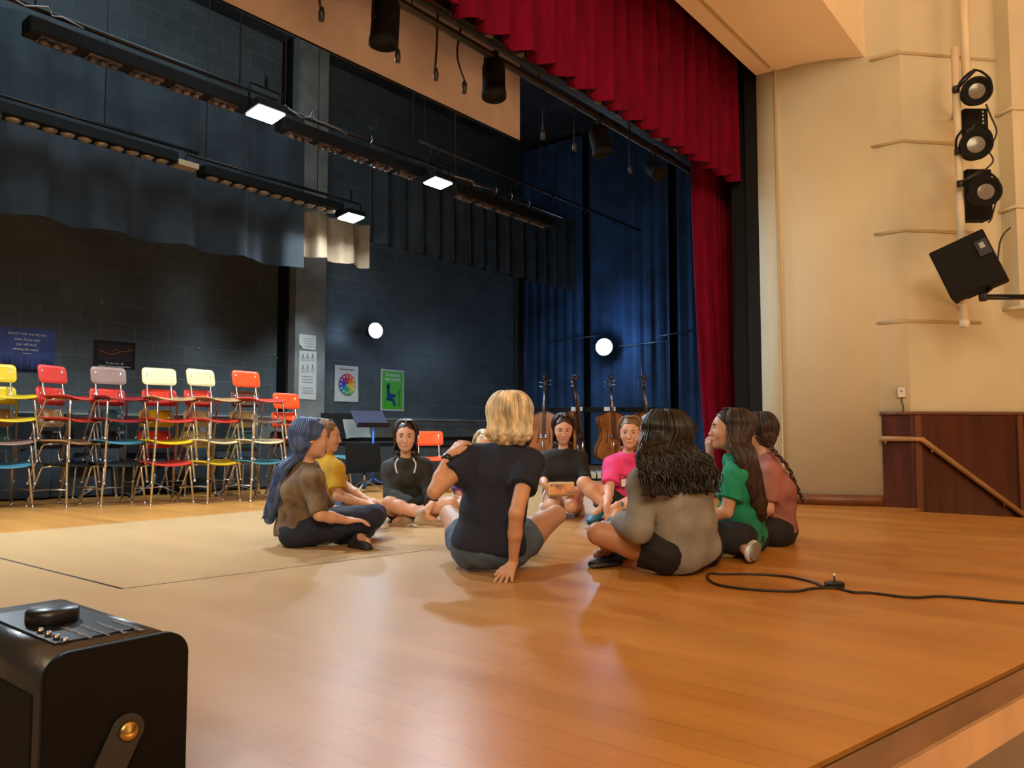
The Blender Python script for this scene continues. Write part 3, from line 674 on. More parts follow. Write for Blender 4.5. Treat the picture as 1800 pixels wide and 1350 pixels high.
# nail heads / hooks on the wall
for (x, y, hl) in ((178, 532, 'above the team poster'), (348, 613, 'leftmost of the four in a line'), (379, 616, 'second of the four in a line'), (435, 624, 'third of the four in a line'), (487, 629, 'rightmost of the four in a line'), (594, 636, 'just above the colour wheel sheet'), (484, 693, 'low beside the grey pilaster'), (765, 713, 'right of the green poster, left one'), (800, 716, 'right of the green poster, right one')):
    p = onY(x, y, YB); o = MB().box((0, 0, 0), (.022, .02, .03), bevel=.006).build('wall_hook', M['chrome']); o.location = p + Vector((0, -.01, 0))
    tag(o, 'small shiny hook on the block wall, ' + hl, 'hook', 'hooks on the back wall')
for (x, y, hl) in ((854, 536, 'upper left'), (871, 541, 'upper right'), (854, 553, 'lower left'), (871, 557, 'lower right')):
    p = onY(x, y, YB); o = MB().box((0, 0, 0), (.02, .02, .05), bevel=.004).build('wall_switch', M['steel']); o.location = p + Vector((0, -.01, 0))
    tag(o, hl + ' of four small switches in a square near the far wall corner', 'switch', 'switches near the far corner')

# ================================================================ RIGHT WALL OBJECTS
p0 = P(1676, 85, 5.45); p1 = P(1690, 415, 5.45)
t = thing('lamp_pole', 'cream upright pole carrying the black spotlights on the hall wall', 'pole', (p1.x, p1.y, p1.z))
b = MB(); b.tube([(0, 0, -.62), (0, 0, p0.z - p1.z)], .026, 14); b.lathe([(.001, -.66), (.03, -.65), (.034, -.62), (.03, -.60), (.001, -.59)], (0, 0, 0), None, 14); b.build('pole', M['white_paint'], t)
wdir = (along(.45) - Vector((p1.x, p1.y, 0))); wdir.z = 0
for z in (-.45, 1.05): MB().tube([(0, 0, z), wdir * .98 + Vector((0, 0, z + .02))], .014, 8).build('wall_bracket', M['white_paint'], t)
pp = P(1697, 0, 5.6); pipe('wall_conduit', [P(1692, -60, 5.75), P(1700, 170, 5.75)], .032, M['white_paint'], 'cream pipe running up the wall behind the lamp pole')
def wall_can(px, py, D, L, r, aim, lab, yoke_to):
    p = P(px, py, D); t = thing('wall_spotlight', lab, 'spotlight', p, 0, 'spotlights on the cream pole')
    Rm = rotm(aim)
    b = MB(); b.lathe([(r * .55, -L * .55), (r * .85, -L * .5), (r * .95, -L * .3), (r * .98, L * .3), (r * 1.12, L * .34), (r * 1.12, L * .5), (r * .95, L * .5), (r * .9, L * .42)], (0, 0, 0), Rm, 28); b.build('housing', M['black_matte'], t)
    b = MB(); b.lathe([(.001, L * .44), (r * .45, L * .435), (r * .7, L * .41), (r * .9, L * .39)], (0, 0, 0), Rm, 24); b.build('lens', M['lens'], t)
    q = P(*yoke_to, D + .02) - p
    b = MB(); rr = r * 1.18
    b.tube(bez([Rm @ Vector((-rr, 0, 0)), Rm @ Vector((-rr * .9, rr * .8, .0)), Rm @ Vector((0, rr * 1.5, 0)), Rm @ Vector((rr * .9, rr * .8, 0)), Rm @ Vector((rr, 0, 0))], 14), .008, 6, flat=1.0); b.build('yoke', M['black_matte'], t)
    b = MB(); b.tube([Rm @ Vector((0, rr * 1.5, 0)), q], .014, 8); b.lathe([(.0, -.02), (.024, -.02), (.024, .02), (.0, .02)], q, None, 10); b.build('clamp_arm', M['black'], t)
    return t
tc_ = -RT * .35 - FWD_H
wall_can(1713, 163, 5.4, .17, .088, tc_ + Vector((0, 0, -.25)), 'top black spotlight on the cream pole with its lens showing', (1680, 157))
wall_can(1712, 258, 5.4, .16, .095, tc_ + Vector((0, 0, -.12)), 'middle black spotlight on the cream pole', (1684, 266))
wall_can(1727, 340, 5.35, .16, .090, tc_ + Vector((.25, 0, -.1)), 'lowest black spotlight on the cream pole, turned right', (1688, 323))
for (x0_, y0_, x1_, y1_, lab) in ((1686, 195, 1729, 240, 'upper black ballast box mounted behind the spotlights'), (1691, 300, 1736, 390, 'lower black ballast box mounted behind the lowest spotlight')):
    c_ = P((x0_ + x1_) / 2, (y0_ + y1_) / 2, 5.6); o = thing('ballast_box', lab, 'box', c_)
    Rz = Matrix.Rotation(math.atan2(RT.y, RT.x), 3, 'Z')
    b = MB(); b.box((0, 0, 0), ((x1_ - x0_) / F_PX * 5.6, .13, (y1_ - y0_) / F_PX * 5.6), R=Rz, bevel=.012); b.build('case', M['black_matte'], o)
    b = MB()
    for k in range(5): b.box(Rz @ Vector((.045, -.068, -.05 + .028 * k)), (.012, .004, .014), R=Rz)
    b.build('vents', M['steel'], o)
for pts, lab in (([(1733, 183), (1742, 205), (1752, 232), (1740, 258), (1735, 262), (1746, 282), (1730, 300)], 'black cord looping right of the two upper spotlights'), ([(1748, 330), (1751, 350), (1742, 385), (1737, 391)], 'black cord dropping beside the lowest spotlight'), ([(1776, 400), (1764, 412), (1757, 430), (1753, 470)], 'black cord from the hung panel to the wall loudspeaker')):
    host = bpy.data.objects['wall_spotlight' if 'upper' in lab else ('wall_spotlight.002' if 'lowest' in lab else 'lamp_pole')]
    MB().tube([q - host.location for q in bez([P(x, y, 5.45) for x, y in pts], 30)], .006, 6).build('cord', M['cable'], host)
# loudspeaker hung from the panel
c_ = P(1703, 470, 5.35)
t = thing('wall_loudspeaker', 'large black loudspeaker tilted on an arm under the spotlights', 'loudspeaker', c_)
_u = (1703 - 900) / F_PX; _d = (FWD_H + RT * _u).normalized(); _r = (RT - FWD_H * _u).normalized(); _z = Vector((0, 0, 1)); _k = math.radians(21)
_x = _r * math.cos(_k) + _z * math.sin(_k); _y = (_d + _r * .10).normalized(); _zz = _x.cross(_y).normalized(); _x = _y.cross(_zz)
Rz = Matrix((tuple(_x), tuple(_y), tuple(_zz))).transposed()
b = MB(); b.box((0, 0, 0), (.355, .24, .37), R=Rz, bevel=.012); b.build('cabinet', M['black_matte'], t)
b = MB(); b.box(Rz @ Vector((.13, -.132, .06)), (.075, .006, .11), R=Rz); b.build('terminal_plate', M['black'], t)
b = MB(); b.box(Rz @ Vector((.13, -.137, .075)), (.03, .006, .04), R=Rz); b.build('socket', M['steel'], t)
a0 = P(1728, 522, 5.3) - c_; a1 = P(1812, 522, 5.35) - c_
b = MB(); b.tube([Rz @ Vector((.06, 0, -.19)), a0, a1], .020, 10); b.box(a0, (.05, .05, .06), bevel=.01); b.build('arm', M['black'], t)
# outlet
p = onX(1586, 690, 6.487)
t = thing('wall_outlet', 'small cream outlet box on the cream corner above the maroon panelling', 'outlet', p)
b = MB(); b.box((-.012, 0, 0), (.03, .055, .075), bevel=.004); b.build('box', M['white_paint'], t)
b = MB(); b.lathe([(.0, 0), (.008, 0), (.008, .004), (.0, .004)], (-.028, 0, .01), rotm((-1, 0, 0)), 10); b.build('socket', M['ink'], t)
b = MB(); b.tube(bez([(-.015, 0, -.035), (-.016, .003, -.07), (-.012, -.008, -.11), (-.014, -.004, onX(1586, 727, 6.487).z - p.z)], 12), .004, 6); b.build('cord', M['cable'], t)
# stair handrail on the wainscot
t = thing('handrail', 'brown wooden handrail sloping down along the maroon panelling', 'handrail', (6.44, 1.33, .5))
o3 = Vector((6.44, 1.33, .5)); h0 = onX(1549, 771, 6.42); h1 = onX(1598, 771, 6.42)
def onW(px, py, off):   # point on the splayed wall pushed forward
    d = ray(px, py); q = K - Kn * off; tt = (q - CAM).dot(Kn) / d.dot(Kn); return CAM + d * tt
h2 = onW(1620, 772, .07); h3 = onW(1800, 906, .07); h4 = h3 + (h3 - h2) * .6
b = MB(); b.tube([h0 - o3, h2 - o3, h4 - o3], .021, 12); b.build('rail', M['rail'], t)
b = MB()
for q, w_ in ((h0 + Vector((0, -.03, 0)), Vector((6.50, h0.y - .03, h0.z - .03))), (h2.lerp(h3, .1), onW(1640, 795, -.01)), (h2.lerp(h3, .8), onW(1765, 890, -.01))): b.tube([q - o3, q - o3 + Vector((0, 0, -.04)), w_ - o3 + Vector((0, 0, -.02))], .008, 6)
b.build('bracket', M['brass'], t)

# ================================================================ FLOOR CABLE
t = thing('floor_cable', 'thin black cable looping on the stage floor and running off to the right', 'cable', onZ(1467, 1034))
o3 = onZ(1467, 1034)
def fl(x, y, z=.005): return onZ(x, y, z) - o3
b = MB(); b.tube(bez([fl(x, y) for x, y in ((1450, 1032), (1425, 1022), (1380, 1013), (1320, 1009), (1270, 1009), (1248, 1008), (1244, 1016), (1260, 1027), (1300, 1034), (1350, 1038), (1400, 1039), (1430, 1034), (1470, 1034), (1500, 1041), (1530, 1042), (1600, 1050), (1650, 1048), (1700, 1051), (1760, 1057), (1900, 1066))], 120), .0048, 6); b.build('cord', M['cable'], t)
p = onZ(1467, 1034, .018)
t = thing('cable_box', 'small black box with a tiny white tipped stalk where the floor cable joins', 'box', onZ(1467, 1034))
b = MB(); Rz = Matrix.Rotation(math.atan2(RT.y, RT.x), 3, 'Z'); b.box((0, 0, .013), (.062, .04, .024), R=Rz, bevel=.005); b.build('case', M['black'], t)
b = MB(); b.tube([(0, 0, .022), (0, 0, .045)], .003, 6); b.build('stalk', M['black'], t)
b = MB(); b.lathe([(0, .044), (.005, .045), (.005, .052), (0, .055)], (0, 0, 0), None, 10); b.build('tip', M['white_ink'], t)

# ================================================================ FOREGROUND SPEAKER
sc_c = onZ(210, 1150, .30)
def sp_top(px, py, z=.30): return onZ(px, py, z)
fl_, fr_ = onZ(95, 1150, .30), onZ(328, 1112, .30)
sx_ = .175; sL = .34; sH = .30
yf = (onZ(210, 1130, .30)).y; xc = (onZ(210, 1130, .30)).x + .0
t = thing('portable_speaker', 'black leather covered portable speaker with a brass riveted strap in the near left corner', 'speaker', (xc, yf, 0))
def rrect(w, h, r, n=6, y=0):
    pts = []
    for cx, cz, a0 in ((w / 2 - r, h - r, 0), (-w / 2 + r, h - r, 90), (-w / 2 + r, r, 180), (w / 2 - r, r, 270)):
        for k in range(n + 1): a = math.radians(a0 + 90 * k / n); pts.append((cx + r * math.cos(a), y, cz + r * math.sin(a)))
    return pts
b = MB(); b.prism(rrect(sx_, sH, .030, 8, .004), (0, sL, 0)); b.build('cabinet', mat('speaker_vinyl', (.030, .031, .033), .30, bump=.12, bscale=400, coat=.3), t)
b = MB(); b.prism(rrect(sx_ + .004, sH + .002, .031, 8, -.008), (0, .013, 0)); o = b.build('end_panel', mat('end_vinyl', (.006, .006, .006), .5, bump=.1, bscale=400, spec=.08), t)
b = MB(); b.prism([(-sx_ / 2 - .003, .03, .03), (-sx_ / 2 - .003, sL - .03, .03), (-sx_ / 2 - .003, sL - .03, sH - .05), (-sx_ / 2 - .003, .03, sH - .05)], (.004, 0, 0)); b.build('grille', M['black_matte'], t)
b = MB(); b.box((-.004, .17, sH + .001), (sx_ - .066, .24, .004), bevel=.001); b.build('control_plate', M['black'], t)
b = MB(); b.lathe([(.030, 0), (.034, .003), (.034, .016), (.031, .020), (.0, .019)], (-.012, .18, sH + .002), None, 28); b.build('knob', M['black'], t)
b = MB()
for k in range(4): b.lathe([(.004, 0), (.005, .003), (.003, .006), (0, .006)], (-.048, .045 + .026 * k, sH + .003), None, 12)
b.build('button', M['chrome'], t)
rr_ = random.Random(2)
for k in range(4):
    b = MB()
    for j in range(10): b.box((.042 - .02 * k, .03 + .009 * j + .004 * k, sH + .0036), (rr_.uniform(.003, .008), .005, .0006))
    b.build('panel_print', mat('grey_print', (.16, .16, .16), .5), t)
# strap held by a brass rivet on the end panel
zq = onY(224, 1284, yf - .012); rz_ = zq.z; rx_ = zq.x - xc
strap = [(rx_ + .021 * math.cos(a), -.0135, rz_ + .021 * math.sin(a)) for a in [math.radians(q) for q in range(-40, 151, 15)]]
dn = Vector((-.45, 0, -.9)).normalized()
strap = strap + [(strap[-1][0] + dn.x * .16, -.0135, strap[-1][2] + dn.z * .16), (strap[0][0] + dn.x * .13, -.0135, strap[0][2] + dn.z * .13)]
b = MB(); b.prism(strap, (0, .005, 0)); b.build('strap', mat('strap_leather', (.020, .020, .022), .5, bump=.2, bscale=300), t)
b = MB(); b.lathe([(.012, 0), (.0125, .003), (.010, .006), (0, .0065)], (rx_, -.0135, rz_), rotm((0, -1, 0)), 24); b.build('rivet', M['brass'], t)
# ================================================================ CHAIRS
CC = {'red': (.62, .045, .028), 'yellow': (.75, .52, .015), 'cream': (.74, .66, .36), 'mauve': (.27, .17, .145), 'blue': (.055, .22, .30), 'black': (.02, .02, .022), 'orange-red': (.78, .085, .018), 'tan': (.45, .26, .11), 'brown': (.14, .07, .05), 'maroon': (.28, .018, .022), 'navy': (.02, .035, .08)}
CM = {k: mat('chair_' + k.replace('-', '_'), v, .32, noise=.12, nscale=6) for k, v in CC.items()}
_mesh = {}
def chair_meshes():
    if _mesh: return _mesh
    W, Dp, Z = .165, .155, .325
    b = MB()
    def seat(u, v, o=0):
        x = (u - .5) * 2; y = (v - .5) * 2
        # rounded outline
        k = 1 - .08 * abs(x * y) ** 3
        z = Z + .012 * x * x - .014 * max(0, -y - .3) ** 2 * 2 + .022 * max(0, y - .5) ** 2 - .006 * (1 - x * x)
        return (x * W * k * (1 - .06 * (y > 0) * y), y * Dp * k, z + o)
    b.grid(lambda u, v: seat(u, v, .006), 15, 13); b.grid(lambda u, v: seat(u, v, -.004), 15, 13)
    rim = [seat(i / 14, 0) for i in range(15)] + [seat(1, j / 12) for j in range(1, 13)] + [seat(1 - i / 14, 1) for i in range(1, 15)] + [seat(0, 1 - j / 12) for j in range(1, 12)]
    b.tube(rim + [rim[0]], .0062, 6, caps=False)
    me = bpy.data.meshes.new('seat'); b.bm.to_mesh(me); b.bm.free(); _mesh['seat'] = me
    b = MB()
    def outline(n=40):
        pts = []; w_, h_, r = .138, .066, .030
        for cx, cz, a0 in ((w_ - r, h_ - r, 0), (-w_ + r, h_ - r, 90), (-w_ + r, -h_ + r, 180), (w_ - r, -h_ + r, 270)):
            for k in range(7): a = math.radians(a0 + 15 * k); pts.append((cx + r * math.cos(a), cz + r * math.sin(a)))
        return pts
    ol = outline(); n = len(ol)
    def bk(x, z, o): return Vector((x, .175 + z * .18 + .55 * -x * x + o + .01, Z + .185 + z))
    for o, sgn in ((-.006, 1), (.006, -1)):
        rings = []
        for s_ in (1.0, .95, .7, .4, .12):
            rings.append([b.bm.verts.new(bk(x * s_, z * s_, o * (1.0 if s_ < 1 else .4))) for x, z in ol])
        for a_, c_ in zip(rings, rings[1:]):
            for j in range(n): b._f([a_[j], a_[(j + 1) % n], c_[(j + 1) % n], c_[j]])
        b._f(rings[-1])
    b.tube([bk(x, z, 0) for x, z in ol] + [bk(*ol[0], 0)], .0052, 6, caps=False)
    me = bpy.data.meshes.new('backrest'); b.bm.to_mesh(me); b.bm.free(); _mesh['backrest'] = me
    r = .0085
    for nm, sx in (('lf', -1), ('rf', 1)):
        b = MB(); b.tube([(sx * .135, -.05, Z - .014), (sx * .140, -.115, Z - .018), (sx * .147, -.125, Z - .035), (sx * .172, -.150, .012)], r, 8); me = bpy.data.meshes.new('leg'); b.bm.to_mesh(me); b.bm.free(); _mesh['leg_' + nm] = me
        b = MB(); b.tube([(sx * .120, .03, Z - .014), (sx * .125, .105, Z - .02), (sx * .130, .118, Z - .04), (sx * .165, .200, .012)], r, 8); me = bpy.data.meshes.new('leg'); b.bm.to_mesh(me); b.bm.free(); _mesh['leg_' + nm + 'b'] = me
    for nm, x, y in (('a', -.172, -.150), ('b', .172, -.150), ('c', -.165, .2), ('d', .165, .2)):
        b = MB(); b.lathe([(.0, 0), (.011, 0), (.013, .006), (.010, .018), (.0, .02)], (x, y, 0), None, 12); me = bpy.data.meshes.new('glide'); b.bm.to_mesh(me); b.bm.free(); _mesh['glide_' + nm] = me
    b = MB()
    for sx, nm in ((-1, 'post_l'), (1, 'post_r')):
        b = MB(); b.tube(bez([(sx * .10, -.08, Z - .014), (sx * .10, .06, Z - .014), (sx * .10, .135, Z + .0), (sx * .10, .165, Z + .07), (sx * .10, .185, Z + .22)], 20), r * .95, 8)
        me = bpy.data.meshes.new('back_post'); b.bm.to_mesh(me); b.bm.free(); _mesh[nm] = me
    b = MB(); b.tube([(-.157, .185, .12), (.157, .185, .12)], .005, 6); b.tube([(-.162, -.138, .135), (-.155, .175, .135)], .004, 6); b.tube([(.162, -.138, .135), (.155, .175, .135)], .004, 6)
    me = bpy.data.meshes.new('stretcher'); b.bm.to_mesh(me); b.bm.free(); _mesh['stretcher'] = me
    for me in _mesh.values():
        bm = bmesh.new(); bm.from_mesh(me); bmesh.ops.recalc_face_normals(bm, faces=bm.faces); bm.to_mesh(me); bm.free()
        me.materials.append(M['chrome'])
    return _mesh
protos = {}
def chair(seat_c, back_c, loc, rz, label, group, stretcher):
    key = (seat_c, back_c, stretcher); ms = chair_meshes()
    if key not in protos:
        t = thing('school_chair', label, 'chair', loc, rz, group); protos[key] = t
        for nm, col in (('seat', seat_c), ('backrest', back_c)):
            me = ms[nm].copy(); me.materials.clear(); me.materials.append(CM[col]); link(nm, me, None, t)
        for nm, g in (('leg_lf', 'glide_a'), ('leg_rf', 'glide_b'), ('leg_lfb', 'glide_c'), ('leg_rfb', 'glide_d')):
            l = link('leg', ms[nm], None, t); link('glide', ms[g], None, l)
        link('back_post', ms['post_l'], None, t); link('back_post', ms['post_r'], None, t)
        if stretcher: link('stretcher', ms['stretcher'], None, t)
        return t
    src = protos[key]; t = src.copy(); C.objects.link(t); t.location = loc; t.rotation_euler = (0, 0, rz); t['label'] = label; t['group'] = group
    for ch in list(src.children):
        c_ = ch.copy(); C.objects.link(c_); c_.parent = t
        for g in ch.children: d_ = g.copy(); C.objects.link(d_); d_.parent = c_
    return t
stacks = [  # px of stack centre, py of its front feet, yaw offset, colours top to bottom (seat, back)
    (12, 896, 4, 'yellow', [('yellow', 'yellow'), ('yellow', 'yellow'), ('mauve', 'tan'), ('blue', 'blue')], 'of the leftmost stack at the picture edge'),
    (130, 891, 28, 'red', [('red', 'red'), ('red', 'red'), ('tan', 'cream'), ('black', 'black')], 'of the second stack from the left'),
    (216, 889, 3, 'mauve', [('maroon', 'mauve'), ('maroon', 'red'), ('blue', 'blue'), ('black', 'black')], 'of the third stack from the left'),
    (305, 887, -2, 'cream', [('tan', 'cream'), ('red', 'red'), ('yellow', 'yellow'), ('red', 'red')], 'of the fourth stack from the left'),
    (387, 884, 12, 'cream', [('tan', 'cream'), ('red', 'red'), ('cream', 'cream'), ('yellow', 'cream')], 'of the fifth stack from the left'),
    (466, 881, 6, 'orange', [('red', 'orange-red'), ('brown', 'brown'), ('cream', 'cream'), ('blue', 'blue')], 'of the sixth stack from the left'),
    (537, 874, 2, 'orange', [('orange-red', 'orange-red'), ('red', 'orange-red'), ('black', 'black')], 'of the shortest stack')]
names = ['top', 'second from top', 'third from top', 'bottom']
for px, py, yo, _, cols_, where in stacks:
    ff = onZ(px, py); n = len(cols_)
    ang = math.radians(yo)
    base = ff + Vector((math.sin(ang) * -.0, .15, 0)); base.z = 0
    for k, (s_, b_) in enumerate(cols_):
        lv = n - 1 - k; nm = ['top', 'second', 'third', 'bottom'][k] if n == 4 else ['top', 'middle', 'bottom'][k]
        jx = random.uniform(-.006, .006)
        if s_ == b_: cl = s_ + ' school chair'
        else: cl = 'school chair, ' + s_ + ' seat, ' + b_ + ' back'
        pos_ = {'top': 'topmost', 'second': 'second down', 'third': 'third down', 'middle': 'in the middle', 'bottom': 'lowest'}[nm]
        chair(s_, b_, base + Vector((jx, -.012 * lv, .172 * lv)), ang + random.uniform(-.02, .02), '%s, %s %s' % (cl, pos_, where), 'stacked school chairs in the row', lv == 0)
# dark chairs standing behind the row
for i, (px, py, yo, sc_, bc_, lab) in enumerate(((-20, 880, -15, 'black', 'black', 'in the gap before the leftmost stack'), (85, 877, 10, 'black', 'black', 'between the first two stacks'), (172, 875, -10, 'navy', 'black', 'between the second and third stacks'), (262, 873, 5, 'black', 'navy', 'between the third and fourth stacks'), (347, 871, 12, 'black', 'black', 'between the fourth and fifth stacks'), (428, 869, -8, 'black', 'black', 'between the fifth and sixth stacks'), (600, 864, 35, 'blue', 'black', 'with a blue seat'))):
    p = onZ(px, py); chair(sc_, bc_, p + Vector((0, .15, 0)), math.radians(yo), 'low dark chair behind the row, ' + lab, 'dark chairs behind the row', True)
# the orange chair behind the crouched child
p = onZ(772, 866); t = chair('orange-red', 'orange-red', p + Vector((0, .1, 0)), math.radians(-35), 'orange plastic chair behind the child in the black hoodie', 'loose chairs', True)

# ---- music stands
def music_stand(loc, rz, h, mat_d, mat_p, label, tilt=25, group='music stands behind the chairs', w_=.46, hh=.32, sheet=False):
    t = thing('music_stand', label, 'music stand', loc, rz, group)
    b = MB(); b.tube([(0, 0, .10), (0, 0, h)], .011, 8); b.tube([(0, 0, .10), (0, 0, h * .55)], .015, 8); b.build('pole', mat_p, t)
    for k in range(3):
        a = math.radians(90 + 120 * k); d_ = Vector((math.cos(a), math.sin(a), 0))
        l = MB().tube([Vector((0, 0, .12)), d_ * .06 + Vector((0, 0, .085)), d_ * .24 + Vector((0, 0, .012))], .010, 6, flat=.6).build('leg', M['steel'] if mat_p is not M['blue_metal'] else mat_p, t)
        MB().lathe([(0, 0), (.014, 0), (.014, .014), (0, .02)], d_ * .24, None, 8).build('foot', M['black'], l)
    Rm = Matrix.Rotation(math.radians(-tilt), 3, 'X')
    b = MB(); b.box(Vector((0, 0, h)) + Rm @ Vector((0, 0, hh / 2)), (w_, .006, hh), R=Rm, bevel=.002)
    b.box(Vector((0, 0, h)) + Rm @ Vector((0, -.03, 0)), (w_, .06, .006), R=Rm); b.build('desk', mat_d, t)
    if sheet: MB().box(Vector((-.03, 0, h)) + Rm @ Vector((0, -.008, hh * .45)), (w_ * .7, .004, hh * .8), R=Rm).build('sheet_music', M['paper'], t)
    return t
for i, (px, py, rz, h, lab) in enumerate(((25, 880, 20, .38, 'leftmost'), (70, 872, -30, .36, 'second from left'), (105, 880, 5, .42, 'third from left'), (160, 873, 40, .40, 'fourth from left'), (205, 876, -10, .38, 'fifth from left'), (255, 869, 15, .40, 'sixth from left'), (300, 874, -20, .38, 'third from right'), (345, 867, 10, .42, 'second from right'), (440, 872, -5, .40, 'rightmost'))):
    music_stand(onZ(px, py) + Vector((0, .3, 0)), math.radians(rz), h, M['black_matte'], M['steel'], 'folded low black music stand behind the chair stacks, ' + lab, tilt=10)
music_stand(onZ(655, 862), math.radians(-20), .62, M['navy_cloth'], M['blue_metal'], 'blue music stand with dark navy desk beside the chair with a blue seat', tilt=50, w_=.34, hh=.26, group=None)
music_stand(onZ(630, 850), math.radians(10), .50, M['grey_paint'], M['steel'], 'music stand with a scuffed grey desk left of the blue stand', tilt=15, w_=.42, hh=.22, group=None, sheet=False)
music_stand(onZ(600, 848), math.radians(-10), .48, M['black_matte'], M['steel'], 'music stand with a black desk behind the chair with a blue seat', tilt=15, group=None)
t = music_stand(onZ(640, 866), math.radians(5), .19, M['black_matte'], M['chrome'], 'low black music stand with a bright silver base', tilt=5, group=None, hh=.27)

# ================================================================ CELLO RACK
def cello(loc, rz, lean, label, s=1.0):
    t = thing('cello', label, 'cello', loc, rz, 'cellos standing in the rack'); Rm = Matrix.Rotation(lean, 3, 'X') @ Matrix.Scale(s, 3)
    prof = [(0, .10), (.04, .205), (.14, .215), (.24, .165), (.31, .135), (.38, .145), (.48, .175), (.55, .16), (.60, .06), (.61, 0)]
    z = np.array([p_[0] for p_ in prof]); wv = np.array([p_[1] for p_ in prof])
    def outline():
        zz = np.linspace(0, .61, 26); ww = np.interp(zz, z, wv); ww[1:-1] = (ww[:-2] + ww[1:-1] * 2 + ww[2:]) / 4
        return [(w_, z_) for w_, z_ in zip(ww, zz)] + [(-w_, z_) for w_, z_ in list(zip(ww, zz))[::-1]]
    ol = outline(); b = MB(); b.prism([Rm @ Vector((x, -.05, q + .12)) for x, q in ol], Rm @ Vector((0, .10, 0))); body = b.build('body', M['cello'], t)
    b = MB()
    for y in (-.053, .053): b.tube([Rm @ Vector((x, y, q + .12)) for x, q in ol] + [Rm @ Vector((ol[0][0], y, ol[0][1] + .12))], .007, 6, caps=False)
    b.build('edging', M['cello_dark'], body)
    for sx in (-1, 1): MB().tube([Rm @ Vector((sx * x, -.056, q)) for x, q in ((.055, .50), (.075, .44), (.065, .40), (.085, .34))], .004, 5).build('sound_hole', M['black'], body)
    b = MB(); b.box(Rm @ Vector((0, -.075, .62)), (.035, .02, .42), R=Rm); b.tube([Rm @ Vector((0, -.055, .70)), Rm @ Vector((0, -.05, 1.02))], .018, 8); b.build('neck', M['cello_dark'], t)
    b = MB(); b.tube(bez([Rm @ Vector(v_) for v_ in ((0, -.05, 1.0), (0, -.03, 1.10), (0, -.05, 1.16), (0, -.09, 1.15), (0, -.085, 1.11), (0, -.06, 1.12))], 16), [.018] * 12 + [.014] * 4 if False else .016, 8); b.build('scroll', M['cello_dark'], t)
    for k, sx in enumerate((-1, 1, -1, 1)): MB().tube([Rm @ Vector((0, -.04, 1.02 + .025 * k)), Rm @ Vector((sx * .06, -.04, 1.03 + .025 * k)), Rm @ Vector((sx * .075, -.04, 1.03 + .025 * k))], [.005, .005, .012], 8).build('tuning_peg', M['chrome'], t)
    b = MB(); b.tube([Rm @ Vector((0, 0, .12)), Rm @ Vector((0, 0, .0))], .006, 6); b.build('end_pin', M['chrome'], t)
    b = MB()
    for k in range(4): b.tube([Rm @ Vector((-.012 + .008 * k, -.09, .40)), Rm @ Vector((-.008 + .005 * k, -.088, .83)), Rm @ Vector((-.008 + .005 * k, -.06, 1.05))], .0015, 4)
    b.tube([Rm @ Vector((0, -.06, .20)), Rm @ Vector((0, -.09, .36))], [.012, .024], 6, flat=.3); b.box(Rm @ Vector((0, -.07, .42)), (.08, .008, .045), R=Rm); b.build('strings', M['chrome'], t)
    return t
rk = onZ(1050, 845); rd = math.radians(-52)      # rack faces the camera
Rr = Matrix.Rotation(rd, 3, 'Z')
t = thing('instrument_rack', 'low cream wooden rack under the standing cellos at the back of the stage', 'rack', rk, rd)
for x_, nm in ((-.62, 'cubby'), (-.21, 'cubby'), (.2, 'cubby'), (.61, 'cubby')):
    b = MB(); b.box((x_, .25, .06), (.395, .50, .07), bevel=.006); b.build(nm, M['cream_wood'], t)
b = MB(); b.box((0, .25, .018), (1.66, .48, .03)); b.build('base', M['black_matte'], t)
b = MB(); b.box((0, .46, .85), (1.66, .05, .06), bevel=.006)
for x_ in (-.8, .8): b.box((x_, .46, .45), (.05, .05, .84))
b.build('back_frame', M['black_matte'], t)
b = MB()
for x_ in (-.21, .2): b.box((x_, .43, .86), (.14, .012, .05))
b.build('tag', M['paper'], t)
for k, (x_, lab) in enumerate(((-.62, 'leftmost cello in the rack, mostly behind the child with a book'), (-.21, 'second cello from the left in the rack'), (.20, 'second cello from the right in the rack'), (.61, 'rightmost cello in the rack, behind the child in pink'))):
    cello(rk + Rr @ Vector((x_, .20, .10)), rd + math.radians((-18, 70, 12, 25)[k]), math.radians(-5), lab)
